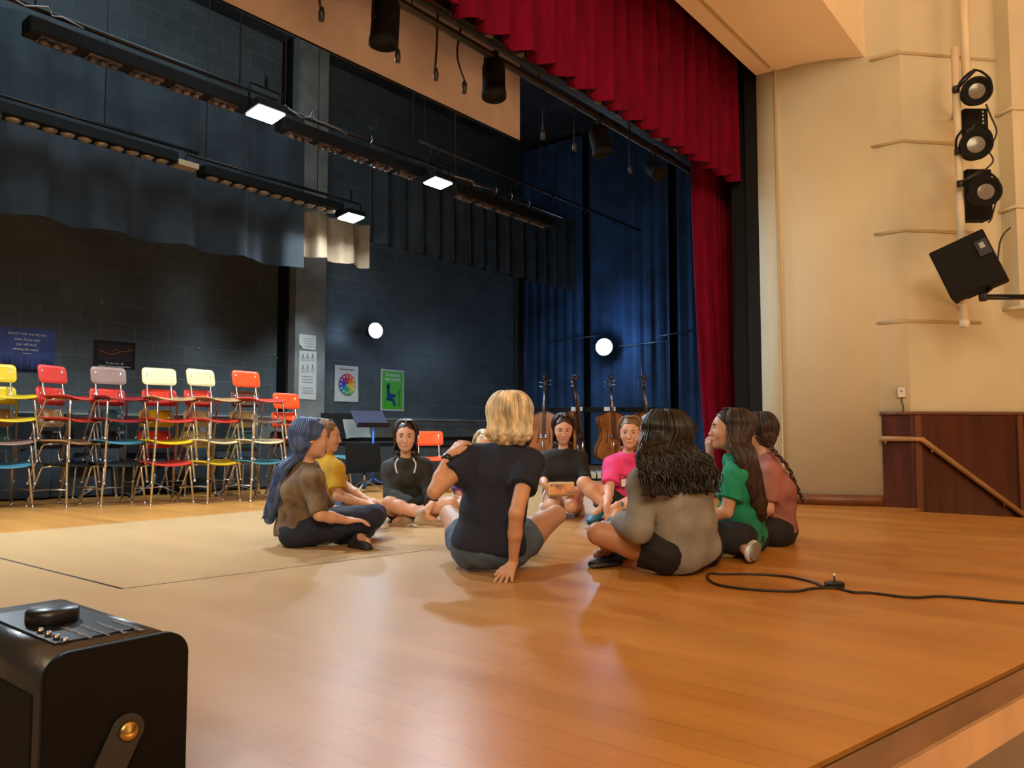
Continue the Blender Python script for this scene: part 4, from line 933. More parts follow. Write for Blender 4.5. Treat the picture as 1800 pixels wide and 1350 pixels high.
# ================================================================ CHILDREN
def V(*a): return np.array(a, dtype=np.float64)
def nv(v): v = np.array(v, float); return v / (np.linalg.norm(v) + 1e-12)
class SDF:
    """signed distance field of blended round cones and ellipsoids, meshed with surface nets"""
    def __init__(s, h): s.h = h; s.p = []
    def cone(s, a, b, ra, rb, k=.02, cut=None, neg=False): s.p.append(('c', np.array(a, float), np.array(b, float), ra, rb, k, cut, neg)); return s
    def chain(s, pts, rs, k=.02):
        for i in range(len(pts) - 1): s.cone(pts[i], pts[i + 1], rs[i], rs[i + 1], k)
        return s
    def ell(s, c, r, R=None, k=.02, cut=None, neg=False): s.p.append(('e', np.array(c, float), np.array(r, float), np.eye(3) if R is None else np.array(R, float), None, k, cut, neg)); return s
    def mesh(s, name, fold=None, cuts=()):
        h = s.h; lo = np.full(3, 1e9); hi = -lo
        for q in s.p:
            if q[7]: continue
            if q[0] == 'c': a, b, r = q[1], q[2], max(q[3], q[4]); l_, h_ = np.minimum(a, b) - r, np.maximum(a, b) + r
            else: r = q[2].max(); l_, h_ = q[1] - r, q[1] + r
            lo = np.minimum(lo, l_); hi = np.maximum(hi, h_)
        lo -= 4 * h + .012; hi += 4 * h + .012
        n = np.ceil((hi - lo) / h).astype(int) + 1
        F = np.full(n, .5, dtype=np.float32)
        ax = [lo[i] + h * np.arange(n[i]) for i in range(3)]
        for q in s.p:
            k = q[5]
            if q[0] == 'c': a, b, r = q[1], q[2], max(q[3], q[4]); l_, h_ = np.minimum(a, b) - r, np.maximum(a, b) + r
            else: r = q[2].max(); l_, h_ = q[1] - r, q[1] + r
            m = k + 3 * h + .006
            i0 = np.maximum(((l_ - m - lo) / h).astype(int), 0); i1 = np.minimum(((h_ + m - lo) / h).astype(int) + 2, n)
            if np.any(i1 <= i0): continue
            X = ax[0][i0[0]:i1[0]][:, None, None]; Y = ax[1][i0[1]:i1[1]][None, :, None]; Z = ax[2][i0[2]:i1[2]][None, None, :]
            if q[0] == 'c':
                d = b - a; L2 = d @ d + 1e-12
                px, py, pz = X - a[0], Y - a[1], Z - a[2]
                t = np.clip((px * d[0] + py * d[1] + pz * d[2]) / L2, 0, 1)
                D = np.sqrt((px - t * d[0]) ** 2 + (py - t * d[1]) ** 2 + (pz - t * d[2]) ** 2) - (q[3] + (q[4] - q[3]) * t)
            else:
                R, rr = q[3], q[2]; px, py, pz = X - q[1][0], Y - q[1][1], Z - q[1][2]
                u = [(px * R[0, j] + py * R[1, j] + pz * R[2, j]) for j in range(3)]
                k0 = np.sqrt(sum((u[j] / rr[j]) ** 2 for j in range(3))); k1 = np.sqrt(sum((u[j] / rr[j] ** 2) ** 2 for j in range(3)))
                D = k0 * (k0 - 1) / (k1 + 1e-9)
            if q[6] is not None:
                for cp, cn in q[6]: D = np.maximum(D, (X - cp[0]) * cn[0] + (Y - cp[1]) * cn[1] + (Z - cp[2]) * cn[2])
            sl = tuple(slice(i0[i], i1[i]) for i in range(3)); G = F[sl]
            if q[7]:
                D = -D
                if k > 0: hh = np.clip(.5 - .5 * (G - D) / k, 0, 1); F[sl] = G * (1 - hh) + D * hh + k * hh * (1 - hh)
                else: F[sl] = np.maximum(G, D)
            elif k > 0:
                hh = np.maximum(k - np.abs(G - D), 0) / k; F[sl] = np.minimum(G, D) - hh * hh * k * .25
            else: F[sl] = np.minimum(G, D)
        X = ax[0][:, None, None]; Y = ax[1][None, :, None]; Z = ax[2][None, None, :]
        if fold:
            amp, fr, sd = fold; r = np.random.RandomState(sd); w_ = 0
            wx = X + .03 * np.sin(9 * Z + sd) + .02 * np.sin(14 * Y); wz = Z + .03 * np.sin(11 * X + 7 * Y + sd)
            for i in range(4):
                kx, ky, kz = r.normal(size=3) * fr; w_ = w_ + np.sin(kx * wx + ky * Y + kz * wz + r.uniform(0, 6))
            w_ = w_ / 4; F += (amp * (1 - 2 * np.abs(w_))).astype(np.float32)
        for cp, cn in cuts: F = np.maximum(F, ((X - cp[0]) * cn[0] + (Y - cp[1]) * cn[1] + (Z - cp[2]) * cn[2]).astype(np.float32))
        me = nets(F, lo, h, name); return me
def nets(F, lo, h, name):
    S = F < 0; c = [S[i:F.shape[0] - 1 + i, j:F.shape[1] - 1 + j, k:F.shape[2] - 1 + k] for i in (0, 1) for j in (0, 1) for k in (0, 1)]
    al = c[0].copy(); an = c[0].copy()
    for q in c[1:]: al &= q; an |= q
    cells = np.argwhere(an & ~al); idx = np.full(np.array(F.shape) - 1, -1, dtype=np.int64); idx[tuple(cells.T)] = np.arange(len(cells))
    acc = np.zeros((len(cells), 3)); cnt = np.zeros(len(cells))
    corners = [(i, j, k) for i in (0, 1) for j in (0, 1) for k in (0, 1)]
    val = {q: F[cells[:, 0] + q[0], cells[:, 1] + q[1], cells[:, 2] + q[2]].astype(float) for q in corners}
    for a in corners:
        for d in range(3):
            if a[d] == 1: continue
            b = list(a); b[d] = 1; b = tuple(b); va, vb = val[a], val[b]; m = (va < 0) != (vb < 0)
            t = np.where(m, va / (va - vb + 1e-20), 0); p = np.array(a, float)[None, :].repeat(len(cells), 0); p[:, d] += t
            acc[m] += p[m]; cnt[m] += 1
    verts = lo + h * (cells + acc / cnt[:, None]); faces = []
    for d in range(3):
        sl0 = [slice(None)] * 3; sl1 = [slice(None)] * 3; sl0[d] = slice(0, -1); sl1[d] = slice(1, None)
        A, B = S[tuple(sl0)], S[tuple(sl1)]; o = [q for q in range(3) if q != d]
        E = np.argwhere(A != B); E = E[(E[:, o[0]] > 0) & (E[:, o[1]] > 0) & (E[:, o[0]] < F.shape[o[0]] - 1) & (E[:, o[1]] < F.shape[o[1]] - 1)]
        fl_ = A[tuple(E.T)]
        def ci(a, b): q = E.copy(); q[:, o[0]] -= a; q[:, o[1]] -= b; return idx[tuple(q.T)]
        Q = np.stack([ci(1, 1), ci(0, 1), ci(0, 0), ci(1, 0)], 1)
        fl2 = fl_ if d != 1 else ~fl_
        Q[~fl2] = Q[~fl2][:, ::-1]; faces.append(Q)
    Q = np.concatenate(faces); Q = Q[(Q >= 0).all(1)]
    me = bpy.data.meshes.new(name); me.vertices.add(len(verts)); me.vertices.foreach_set('co', verts.astype(np.float32).ravel())
    me.loops.add(len(Q) * 4); me.loops.foreach_set('vertex_index', Q.astype(np.int32).ravel())
    me.polygons.add(len(Q)); me.polygons.foreach_set('loop_start', np.arange(len(Q), dtype=np.int32) * 4)
    me.polygons.foreach_set('use_smooth', np.ones(len(Q), bool)); me.update(calc_edges=True); me.validate()
    # light smoothing
    return me
def link_np(me, name, m, parent):
    me.name = name; me.materials.append(m); me.transform(Matrix.Translation(-parent.location))
    o = bpy.data.objects.new(name, me); C.objects.link(o); o.parent = parent; return o

def basis(f, up):
    f = nv(f); r = nv(np.cross(f, up)); u = np.cross(r, f); return r, f, u
def head_prims(S, c, f, up, s=1.0):
    """c = centre of the cranium; face looks along f"""
    r, f, u = basis(f, up); R = np.stack([r, f, u], 1)
    L = lambda x, y, z: c + s * (r * x + f * y + u * z)
    S.ell(L(0, -.012, .012), (.070 * s, .088 * s, .080 * s), R, .02)
    S.ell(L(0, .018, -.02), (.060 * s, .066 * s, .070 * s), R, .03)
    S.ell(L(0, .036, -.072), (.040 * s, .040 * s, .034 * s), R, .03)      # jaw
    S.ell(L(0, .066, -.092), (.018 * s, .014 * s, .013 * s), R, .018)     # chin
    for x in (-1, 1):
        S.ell(L(x * .036, .056, -.034), (.020 * s, .018 * s, .018 * s), R, .02)   # cheeks
        S.ell(L(x * .028, .086, .0), (.016 * s, .014 * s, .011 * s), R, .010, neg=True)   # sockets
        S.ell(L(x * .073, -.006, -.012), (.007 * s, .017 * s, .026 * s), R, .004)   # ears
    S.cone(L(0, .078, .0), L(0, .093, -.030), .007 * s, .0095 * s, .010)
    S.ell(L(0, .094, -.034), (.012 * s, .010 * s, .008 * s), R, .006)
    S.ell(L(0, .080, -.060), (.021 * s, .008 * s, .008 * s), R, .008)
    return L, R
def face_extras(L, R, s, t, eye_m, iris_m, brow_m, lip_m):
    r, f, u = R[:, 0], R[:, 1], R[:, 2]
    for x in (-1, 1):
        b = MB(); Rf = rotm(f); c = L(x * .0285, .0650, -.001) - np.array(t.location)
        b.lathe([(.0, -.011 * s), (.008 * s, -.008 * s), (.0115 * s, 0), (.008 * s, .0082 * s), (.0048 * s, .0105 * s)], c, Rf, 18); e = b.build('eye', eye_m, t)
        b = MB(); b.lathe([(.0064 * s, .0092 * s), (.0064 * s, .0104 * s), (.0, .0118 * s)], c, Rf, 16); b.build('iris', iris_m, e)
        o = np.array(t.location)
        b = MB(); b.tube(bez([L(x * .014, .0805, .016) - o, L(x * .028, .0805, .0205) - o, L(x * .043, .070, .016) - o], 8), [.0022 * s] * 2 + [.0028 * s] * 4 + [.0012 * s] * 3, 6); b.build('eyebrow', brow_m, t)
    o = np.array(t.location)
    b = MB(); b.tube(bez([L(-.024, .0755, -.058) - o, L(-.010, .0865, -.0595) - o, L(0, .0880, -.0605) - o, L(.010, .0865, -.0595) - o, L(.024, .0755, -.058) - o], 12), [.0012 * s, .0025 * s, .003 * s, .0033 * s, .0036 * s, .0036 * s, .0036 * s, .0036 * s, .0033 * s, .003 * s, .0025 * s, .002 * s, .0012 * s], 6); b.build('lips', lip_m, t)
def hand_prims(S, w, d, n, side, s=1.0, curl=.3, spread=.12, thumb=.8):
    """w wrist, d direction of the fingers, n back of hand normal, side +1 if the thumb is on the d x n side"""
    d = nv(d); n = np.array(n, float); n = nv(n - d * (n @ d)); x = np.cross(d, n) * side
    S.cone(w - d * .01, w + d * .02 * s, .0185 * s, .019 * s, .01)
    for k_ in (-1, -.33, .33, 1):
        S.cone(w + d * .012 * s + x * k_ * .011 * s, w + d * .066 * s + x * k_ * .023 * s, .0125 * s, .0098 * s, .008)
    Ls = [.060, .067, .062, .048]
    for i in range(4):
        k_ = (1.0, .33, -.33, -1.0)[i]; b = w + d * .066 * s + x * k_ * .0235 * s; dd = nv(d + x * spread * k_)
        l = Ls[i] * s; c0 = curl * .6; p1 = b + (dd * math.cos(c0) - n * math.sin(c0)) * l * .42; c1 = c0 + curl; p2 = p1 + (dd * math.cos(c1) - n * math.sin(c1)) * l * .32; c2 = c1 + curl * .7; p3 = p2 + (dd * math.cos(c2) - n * math.sin(c2)) * l * .26
        S.chain([b, p1, p2, p3], [.0085 * s, .0078 * s, .0070 * s, .0062 * s], .0025)
    tb = w + d * .018 * s + x * .016 * s; td = nv(d * .75 + x * thumb - n * .25)
    S.chain([tb, tb + td * .030 * s, tb + nv(td + d * .25) * .052 * s, tb + nv(td + d * .45) * .070 * s], [.0125 * s, .0105 * s, .0088 * s, .0072 * s], .006)

def shoe(t, ank, toe, upn, sock_c, up_m, sole_m, s=1.0, sock_m=None):
    ank, toe = np.array(ank), np.array(toe); f = nv(toe - ank); u = np.array(upn, float); u = nv(u - f * (u @ f)); x = np.cross(f, u); R = np.stack([x, f, u], 1)
    L = lambda a, b, c: ank + s * (x * a + f * b + u * c)
    S = SDF(.0048)
    S.ell(L(0, -.010, -.045), (.034 * s, .040 * s, .034 * s), R, .02); S.ell(L(0, .06, -.052), (.036 * s, .065 * s, .026 * s), R, .03); S.ell(L(.003, .115, -.055), (.040 * s, .045 * s, .022 * s), R, .02)
    S.cone(L(0, -.004, -.04), L(0, -.008, .006), .036 * s, .034 * s, .015)
    cp = L(0, 0, -.068)
    o = link_np(S.mesh('shoe', cuts=[(cp, -u)]), 'shoe', up_m, t)
    b = MB(); pts = []
    for k in range(28):
        a = 2 * math.pi * k / 28; y = .052 + .108 * math.sin(a); w_ = (.036 + .008 * math.sin(a)) * (1 - .12 * math.cos(2 * a) * 0) ; pts.append(Vector(L(w_ * math.copysign(abs(math.cos(a)) ** .75, math.cos(a)), y, -.078)) - t.location)
    b.prism(pts, Vector(u * .014 * s)); so = b.build('sole', sole_m, o); 
    b = MB()
    for k in range(4): b.tube([Vector(L(-.020, .045 + .017 * k, -.026 - .004 * k)) - t.location, Vector(L(0, .045 + .017 * k, -.021 - .005 * k)) - t.location, Vector(L(.020, .045 + .017 * k, -.026 - .004 * k)) - t.location], .0028 * s, 5)
    b.build('laces', M['paper'] if up_m is not M.get('x') else up_m, o)
    if sock_m:
        S = SDF(.005); S.cone(L(0, -.004, -.02), L(0, -.008, .0) + nv(np.array(sock_c) - ank) * .05, .030 * s, .031 * s, .01); link_np(S.mesh('sock'), 'sock', sock_m, t)

def torso_prims(S, J, inf, s, cutlist=None, arms=None, belly=0, h=.02, sleeve=(1, .0), hemcut=None):
    r = nv(J['shR'] - J['shL']); P_, C_, N_ = J['pel'], J['chest'], J['neck']
    rp = nv(J['hipR'] - J['hipL']); W = P_ * .5 + C_ * .5; rw = nv(r + rp)
    f = lambda a, b, ra, rb: S.cone(a, b, ra + inf, rb + inf, .03, hemcut)
    hp = .055 * s; wp = .045 * s; cp = .062 * s
    for sg in (-1, 1):
        f(P_ + rp * hp * sg, W + rw * wp * sg, .082 * s, (.070 + belly) * s); f(W + rw * wp * sg, C_ + r * cp * sg, (.070 + belly) * s, .074 * s)
        sh = J['shR'] if sg > 0 else J['shL']
        f(C_ + r * cp * sg, sh * .8 + N_ * .2 - nv(N_ - C_) * .03 * s, .074 * s, .040 * s)
        f(sh, N_ - nv(N_ - C_) * .02 * s, .040 * s, .034 * s)
    f(P_, C_, .075 * s, .075 * s); f(P_ + rp * hp, P_ - rp * hp, .082 * s, .082 * s); f(W + rw * wp, W - rw * wp, (.070 + belly) * s, (.070 + belly) * s); f(C_ + r * cp, C_ - r * cp, .074 * s, .074 * s)
    f(C_, N_ - nv(N_ - C_) * .05 * s, .072 * s, .045 * s)

def hair_mesh(t, m, c, f, up, s, path, widths, n=150, thick=.006, wav=.006, part=0, seed=1, volume=1.0, spreadang=115, wfreq=3.0, lat=None, out=None, near=0):
    """cap over the cranium plus falling locks; path = world points the hair hangs along after the nape"""
    r, f, u = basis(f, up); R = np.stack([r, f, u], 1); L = lambda x, y, z: c + s * (r * x + f * y + u * z)
    S = SDF(.0048); q = 1.0
    cutf = [(L(0, .052, .045), nv(f * 1.0 - u * .62))]
    S.ell(L(0, -.018, .016), (.080 * s * volume, .094 * s * volume, .086 * s), R, .02, cutf)
    S.ell(L(0, -.052, -.030), (.074 * s * volume, .060 * s * volume, .075 * s), R, .03)
    path = [np.array(p_, float) for p_ in path]; lat = r if lat is None else nv(lat); out = -f if out is None else nv(out)
    if len(path) > 1:
        for a, b, w0, w1 in zip(path, path[1:], widths, widths[1:]):
            for sg in (-.7, -.25, .25, .7): S.cone(a + lat * w0 * sg - out * .012, b + lat * w1 * sg - out * .012, .022 * s, .016 * s, .03)
    o = link_np(S.mesh('hair', fold=(.0035, 55, seed)), 'hair', m, t)
    rr = np.random.RandomState(seed); B = MB(); org = np.array(t.location)
    for i in range(n):
        ph = math.radians(rr.uniform(-spreadang, spreadang)); lay = rr.uniform(.96, 1.10); vol = volume * lay
        y0 = rr.uniform(-.045, .035); pts = [L(.006 * math.copysign(1, ph), y0, .099 + .004 * rr.uniform() - .8 * (y0 + .01) ** 2)]
        jp = ph; ph = ph + rr.uniform(-.05, .05)
        for el in ((62, 38, 14, -8) if near or len(path) > 2 else (62, 38, 14, -8, -28)):
            e = math.radians(el); pts.append(L(.083 * vol * math.cos(e) * math.sin(ph), -.018 - .097 * vol * math.cos(e) * math.cos(ph), .016 + .088 * lay * math.sin(e)))
        if len(path) > 1:
            stop = 1.02 - .35 * rr.uniform() ** 2; m_ = len(path); rx = rr.uniform(-1, 1)
            for j in range(m_):
                tt = j / (m_ - 1)
                if tt > stop: break
                tj = min(m_ - 1, max(0, j + (rr.uniform(-.35, .35) if 0 < j < m_ - 1 else 0))); j0 = min(int(tj), m_ - 2); fr_ = tj - j0; pj = path[j0] * (1 - fr_) + path[j0 + 1] * fr_; w0 = widths[j0] * (1 - fr_) + widths[j0 + 1] * fr_; x = math.sin(ph) / math.sin(math.radians(min(90, spreadang))) if abs(ph) < 1.57 else math.copysign(1.0, ph)
                if near:      # head seen from its side: the locks of that side fan out over the back
                    pd = math.degrees(ph) * near; x = (pd - 55) / 58 if pd > 0 else rx
                x = max(-1, min(1, x)) ; x = -x if near else x; dep = (abs(math.cos(ph)) if not near else .6) * .022 * s
                pts.append(pj + lat * w0 * x + out * dep * lay + wav * np.array([math.sin(wfreq * j + i), math.cos(wfreq * 1.3 * j + i * 1.7), 0]) * (1 if j else .3))
        pts = [Vector(p_ - org) for p_ in pts]; cv = bez(pts, len(pts) * 3); k = len(cv)
        B.tube(cv, [thick * s * (1 - .55 * (j / (k - 1)) ** 2) * (.6 if j == 0 else 1) for j in range(k)], 5, flat=.7)
    B.build('hair_locks', m, o, recalc=False)
    return o, L

SKIN = {'fair': mat('skin_fair', (.66, .36, .24), .5, sss=.12, noise=.08, nscale=12), 'tan': mat('skin_tan', (.50, .24, .135), .5, sss=.1, noise=.08, nscale=12), 'mid': mat('skin_mid', (.58, .30, .18), .5, sss=.1, noise=.08, nscale=12)}
EYE = mat('eye_white', (.50, .47, .44), .3); IRIS = mat('iris_brown', (.06, .03, .015), .15); LIP = mat('lips', (.50, .17, .13), .45)
def cloth(name, c, n=.2, rough=.85, **k): return mat(name, c, rough, noise=n, nscale=9, bump=.25, bscale=160, **k)

def person(name_lab, J, s, skin, hand_spec, shirt, bottom, shoes, hair, fingers_h=.0045, belly=0, skirt_len=.5, collar=.0, extras=None, fold_seed=1):
    """J joints (world, numpy); shirt=(material, inflate, sleeve fraction, hem raise, fold); bottom=(material, inflate, fraction of leg, fold)"""
    base = (J['pel'][0], J['pel'][1], 0)
    t = thing('person', name_lab, 'person', base)
    S = SDF(fingers_h); torso_prims(S, J, 0, s, belly=belly)
    S.cone(J['neck'] - nv(J['head'] - J['neck']) * .02, J['head'] - nv(J['head'] - J['neck']) * .045, .036 * s, .034 * s, .02)
    L, R = head_prims(S, J['head'], J['face'], J['up'], s * J.get('hs', 1.0))
    for sd in 'LR':
        S.chain([J['sh' + sd], J['el' + sd]], [.040 * s, .031 * s], .02)
        e, w_ = J['el' + sd], J['wr' + sd]; S.chain([e, e * .6 + w_ * .4, w_], [.031 * s, .030 * s, .0185 * s], .012)
        hs = hand_spec.get(sd)
        if hs: hand_prims(S, w_, hs[0], hs[1], hs[2], s * .98, *hs[3:])
        h_, k_, a_ = J['hip' + sd], J['kn' + sd], J['an' + sd]
        S.chain([h_, h_ * .5 + k_ * .5, k_], [.076 * s, .066 * s, .046 * s], .02); S.chain([k_, k_ * .68 + a_ * .32, a_], [.045 * s, .046 * s, .027 * s], .015)
        S.cone(a_, a_ + nv(J['to' + sd] - a_) * .08 * s - nv(J['tu' + sd]) * .03 * s, .026 * s, .022 * s, .01)
    link_np(S.mesh('body'), 'body', skin, t)
    face_extras(L, R, s * J.get('hs', 1.0), t, EYE, IRIS, hair['m'], LIP)
    ax_ = nv(J['chest'] - J['pel'])
    if shirt:
        m, inf, sl, hem, fold = shirt[:5]
        S = SDF(.0058); torso_prims(S, J, inf, s, belly=belly, hemcut=[(J['pel'] + ax_ * hem, -ax_)])
        for sd in 'LR':
            a, e, w_ = J['sh' + sd], J['el' + sd], J['wr' + sd]; q = inf * .9 if inf < .03 else inf * .6
            if sl <= 1:
                c_ = a + (e - a) * sl; S.cone(a, a + (e - a) * min(1, sl + .25), .042 * s + q, (.034 + .010 * (sl < .9)) * s + q, .03, [(c_, nv(e - a))])
            else:
                S.cone(a, e, .042 * s + q, .034 * s + q, .03); c_ = e + (w_ - e) * (sl - 1); S.cone(e, w_, .034 * s + q, .026 * s + q, .015, [(c_, nv(w_ - e))])
        nd = nv(J['head'] - J['neck']); S.cone(J['neck'] + nd * (.012 + collar) * s, J['neck'] + nd * .12, .038 * s + .002, .05 * s, .004, neg=True)
        me = S.mesh('shirt', fold=(fold, 24, fold_seed), cuts=[(J['neck'] + nd * (.018 + collar) * s, nd)])
        link_np(me, shirt[5] if len(shirt) > 5 else 'shirt', m, t)
    if bottom:
        m, inf, fr, fold = bottom[:4]; S = SDF(.0058); rp = nv(J['hipR'] - J['hipL']); P_ = J['pel']
        S.cone(P_ + rp * .055 * s, P_ - rp * .055 * s, .083 * s + inf, .083 * s + inf, .03, [(P_ + ax_ * .085 * s, ax_)])
        W = P_ + ax_ * .06 * s
        for sd in 'LR':
            h_, k_, a_ = J['hip' + sd], J['kn' + sd], J['an' + sd]; S.cone(P_, h_, .08 * s + inf, .076 * s + inf, .03)
            if fr <= 1:
                c_ = h_ + (k_ - h_) * fr; rr_ = .076 + (.050 - .076) * fr + .010; S.cone(h_, c_ + (c_ - h_) * .4, .077 * s + inf, rr_ * s + inf, .02, [(c_, nv(k_ - h_))])
            else:
                S.chain([h_, h_ * .5 + k_ * .5, k_], [.076 * s + inf, .067 * s + inf, .048 * s + inf], .02); c_ = k_ + (a_ - k_) * (fr - 1); S.cone(k_, a_, .048 * s + inf, .032 * s + inf, .015, [(c_, nv(a_ - k_))])
        link_np(S.mesh('shorts', fold=(fold, 30, fold_seed + 5)), 'shorts' if fr <= 1 else 'trousers', m, t)
    if shoes:
        for sd in 'LR': shoe(t, J['an' + sd], J['to' + sd], J['tu' + sd], J['kn' + sd], shoes[0], shoes[1], s, shoes[2] if len(shoes) > 2 else None)
    ho = None
    if hair: ho, _ = hair_mesh(t, hair['m'], J['head'], J['face'], J['up'], s * J.get('hs', 1.0), hair.get('path', []), hair.get('w', []), **hair.get('kw', {}))
    if extras: extras(t, J, L, R, ho)
    return t

def PP(px, py, D): v = P(px, py, D); return np.array(v)
cl_to = np.array(onZ(880, 935)); cl_to[2] = 0      # middle of the circle
def joints(**k):
    J = {}
    for q, v in k.items(): J[q] = PP(*v) if isinstance(v, tuple) and len(v) == 3 and q not in ('face', 'up', 'tuL', 'tuR') else (np.array(v, float) if not np.isscalar(v) else v)
    J.setdefault('up', V(0, 0, 1)); J.setdefault('tuL', V(0, 0, 1)); J.setdefault('tuR', V(0, 0, 1)); return J
F_ = np.array(FWD_H); R_ = np.array(RT); Zu = V(0, 0, 1)
HB = mat('hair_blonde', (.74, .60, .40), .45, noise=.55, nscale=30, spec=.5, stretch=(1, 1, .3)); HD = mat('hair_dark', (.012, .008, .007), .38, noise=.5, nscale=30, stretch=(1, 1, .3)); HBr = mat('hair_brown', (.036, .018, .012), .42, noise=.5, nscale=30, stretch=(1, 1, .3))
HBl = mat('hair_blue', (.055, .10, .26), .45, noise=.5, nscale=30, stretch=(1, 1, .3)); HLb = mat('hair_light_brown', (.22, .12, .06), .45, noise=.5, nscale=30)
W_ = M['paper']; rub = mat('rubber_white', (.62, .60, .55), .6); rubd = mat('rubber_black', (.02, .02, .02), .6)

# ---- near child seen from behind, blonde bob, navy shirt
J1 = joints(pel=(858, 958, 3.22), chest=(876, 836, 3.22), neck=(895, 786, 3.20), head=(897, 728, 3.22), shL=(828, 808, 3.24), shR=(930, 814, 3.18), elL=(764, 864, 3.12), wrL=(788, 802, 3.20), elR=(908, 902, 3.00), wrR=(902, 990, 3.08),
    hipL=(828, 962, 3.26), hipR=(896, 964, 3.26), knL=(790, 905, 3.62), knR=(978, 905, 3.56), anL=(862, 938, 3.80), anR=(905, 936, 3.74), toL=(905, 930, 3.90), toR=(850, 935, 3.78), face=F_ + .15 * R_)
hb = dict(m=HB, path=[PP(896, 750, 3.135), PP(895, 765, 3.12), PP(896, 776, 3.14)], w=[.090, .092, .074], kw=dict(n=420, thick=.0040, wav=.004, seed=3, spreadang=128, volume=1.17))
def ex1(t, J, L, R, ho):
    b = MB(); w_ = Vector(J['wrL']) - t.location; d_ = Vector(nv(J['wrL'] - J['elL'])); Rm = rotm(d_)
    b.lathe([(.021, -.011), (.024, -.011), (.024, .011), (.021, .011), (.021, -.011)], w_ - d_ * .012, Rm, 20); b.build('watch', M['black'], t)
t1 = person('person from behind with blonde bob and navy t-shirt, leaning back on one hand', J1, .93, SKIN['mid'],
    {'L': (nv(PP(822, 764, 3.22) - J1['wrL']), nv(V(0, 0, 1) - .4 * F_ - .2 * R_), 1, .55, .05, .5), 'R': (nv(-F_ * .8 - R_ * .35 + V(0, 0, -.45)), V(0, 0, 1), 1, .10, .30, .9)},
    (cloth('navy_shirt', (.010, .014, .034)), .022, .52, -.012, .003), (cloth('denim', (.085, .13, .19)), .013, .36, .004), (W_, rub), hb, fingers_h=.0040, extras=ex1)

# ---- grey sweater, long dark wavy hair
J2 = joints(pel=(1202, 962, 3.24), chest=(1185, 872, 3.20), neck=(1170, 812, 3.20), head=(1158, 762, 3.22), shL=(1136, 852, 3.12), shR=(1228, 842, 3.34), elL=(1122, 930, 3.04), wrL=(1090, 918, 3.22), elR=(1190, 920, 3.55), wrR=(1110, 930, 3.5),
    hipL=(1172, 968, 3.16), hipR=(1232, 960, 3.38), knL=(1052, 938, 3.20), knR=(1120, 915, 3.80), anL=(1105, 975, 3.62), anR=(1075, 966, 3.42), toL=(1165, 972, 3.7), toR=(1018, 968, 3.27), face=-R_ * .9 + F_ * .42, tuR=F_ * .6 + R_ * .35 + Zu * .5, hs=1.0)
hd = dict(m=HD, path=[PP(1172, 786, 3.115), PP(1184, 808, 3.085), PP(1194, 835, 3.07), PP(1199, 868, 3.06)], w=[.145, .180, .200, .195], kw=dict(n=760, thick=.0050, wav=.017, seed=8, spreadang=118, volume=1.27, wfreq=2.1, lat=R_ * .86 + F_ * .5, out=-F_ * .86 + R_ * .5, near=-1))
def ex2(t, J, L, R, ho):
    # white piping on the shorts
    b = MB(); org = t.location
    h_, k_ = J['hipL'], J['knL']; d_ = nv(k_ - h_); c_ = h_ + (k_ - h_) * .36; Rm = rotm(d_)
    b.tube([Vector(c_) - org + Rm @ Vector((.110 * math.cos(a), .110 * math.sin(a), 0)) for a in [k * math.pi / 16 for k in range(33)]], .0045, 6, caps=False); b.build('white_piping', M['paper'], t)
    b = MB(); b.tube(bez([Vector(P(x, y, D)) - org for x, y, D in ((1133, 992, 3.065), (1150, 1003, 3.07), (1162, 985, 3.055), (1180, 972, 3.06))], 14), .004, 6); b.build('white_stripe', M['paper'], t)
t2 = person('person from behind in grey sweatshirt and black shorts, long dark wavy hair', J2, .97, SKIN['tan'],
    {'L': (nv(-R_ + F_ * .5 - .2 * Zu), Zu, 1, .4, .05, .6), 'R': (nv(-R_ - .1 * Zu), Zu, -1, .4, .05, .6)},
    (cloth('grey_sweat', (.27, .25, .21)), .040, 1.92, -.050, .0022, 'sweatshirt'), (cloth('black_shorts', (.010, .010, .012)), .018, .38, .004), (mat('shoe_black', (.015, .015, .016), .5), mat('sole_dark', (.06, .06, .055), .6)), hd, belly=.012)

# ---- green shirt, long straight dark hair, profile to the left
J3 = joints(pel=(1306, 938, 3.66), chest=(1300, 856, 3.62), neck=(1292, 800, 3.62), head=(1281, 752, 3.62), shL=(1292, 836, 3.50), shR=(1318, 830, 3.80), elL=(1277, 900, 3.50), wrL=(1225, 915, 3.55), elR=(1255, 860, 3.90), wrR=(1248, 800, 3.78),
    hipL=(1296, 945, 3.56), hipR=(1322, 942, 3.80), knL=(1218, 940, 3.60), knR=(1240, 925, 4.00), anL=(1306, 962, 3.52), anR=(1230, 950, 3.75), toL=(1290, 978, 3.36), toR=(1190, 950, 3.7), face=-R_ + F_ * .10, tuL=F_ * .5 - R_ * .9, hs=1.0)
h3 = dict(m=HBr, path=[PP(1300, 778, 3.54), PP(1313, 812, 3.50), PP(1324, 850, 3.51), PP(1333, 882, 3.53), PP(1338, 908, 3.56)], w=[.065, .065, .055, .042, .02], kw=dict(n=420, thick=.0042, wav=.005, seed=12, spreadang=112, volume=1.10, lat=R_ * .86 + F_ * .5, out=-F_, near=-1))
HD3 = HD
def ex3(t, J, L, R, ho):
    pass
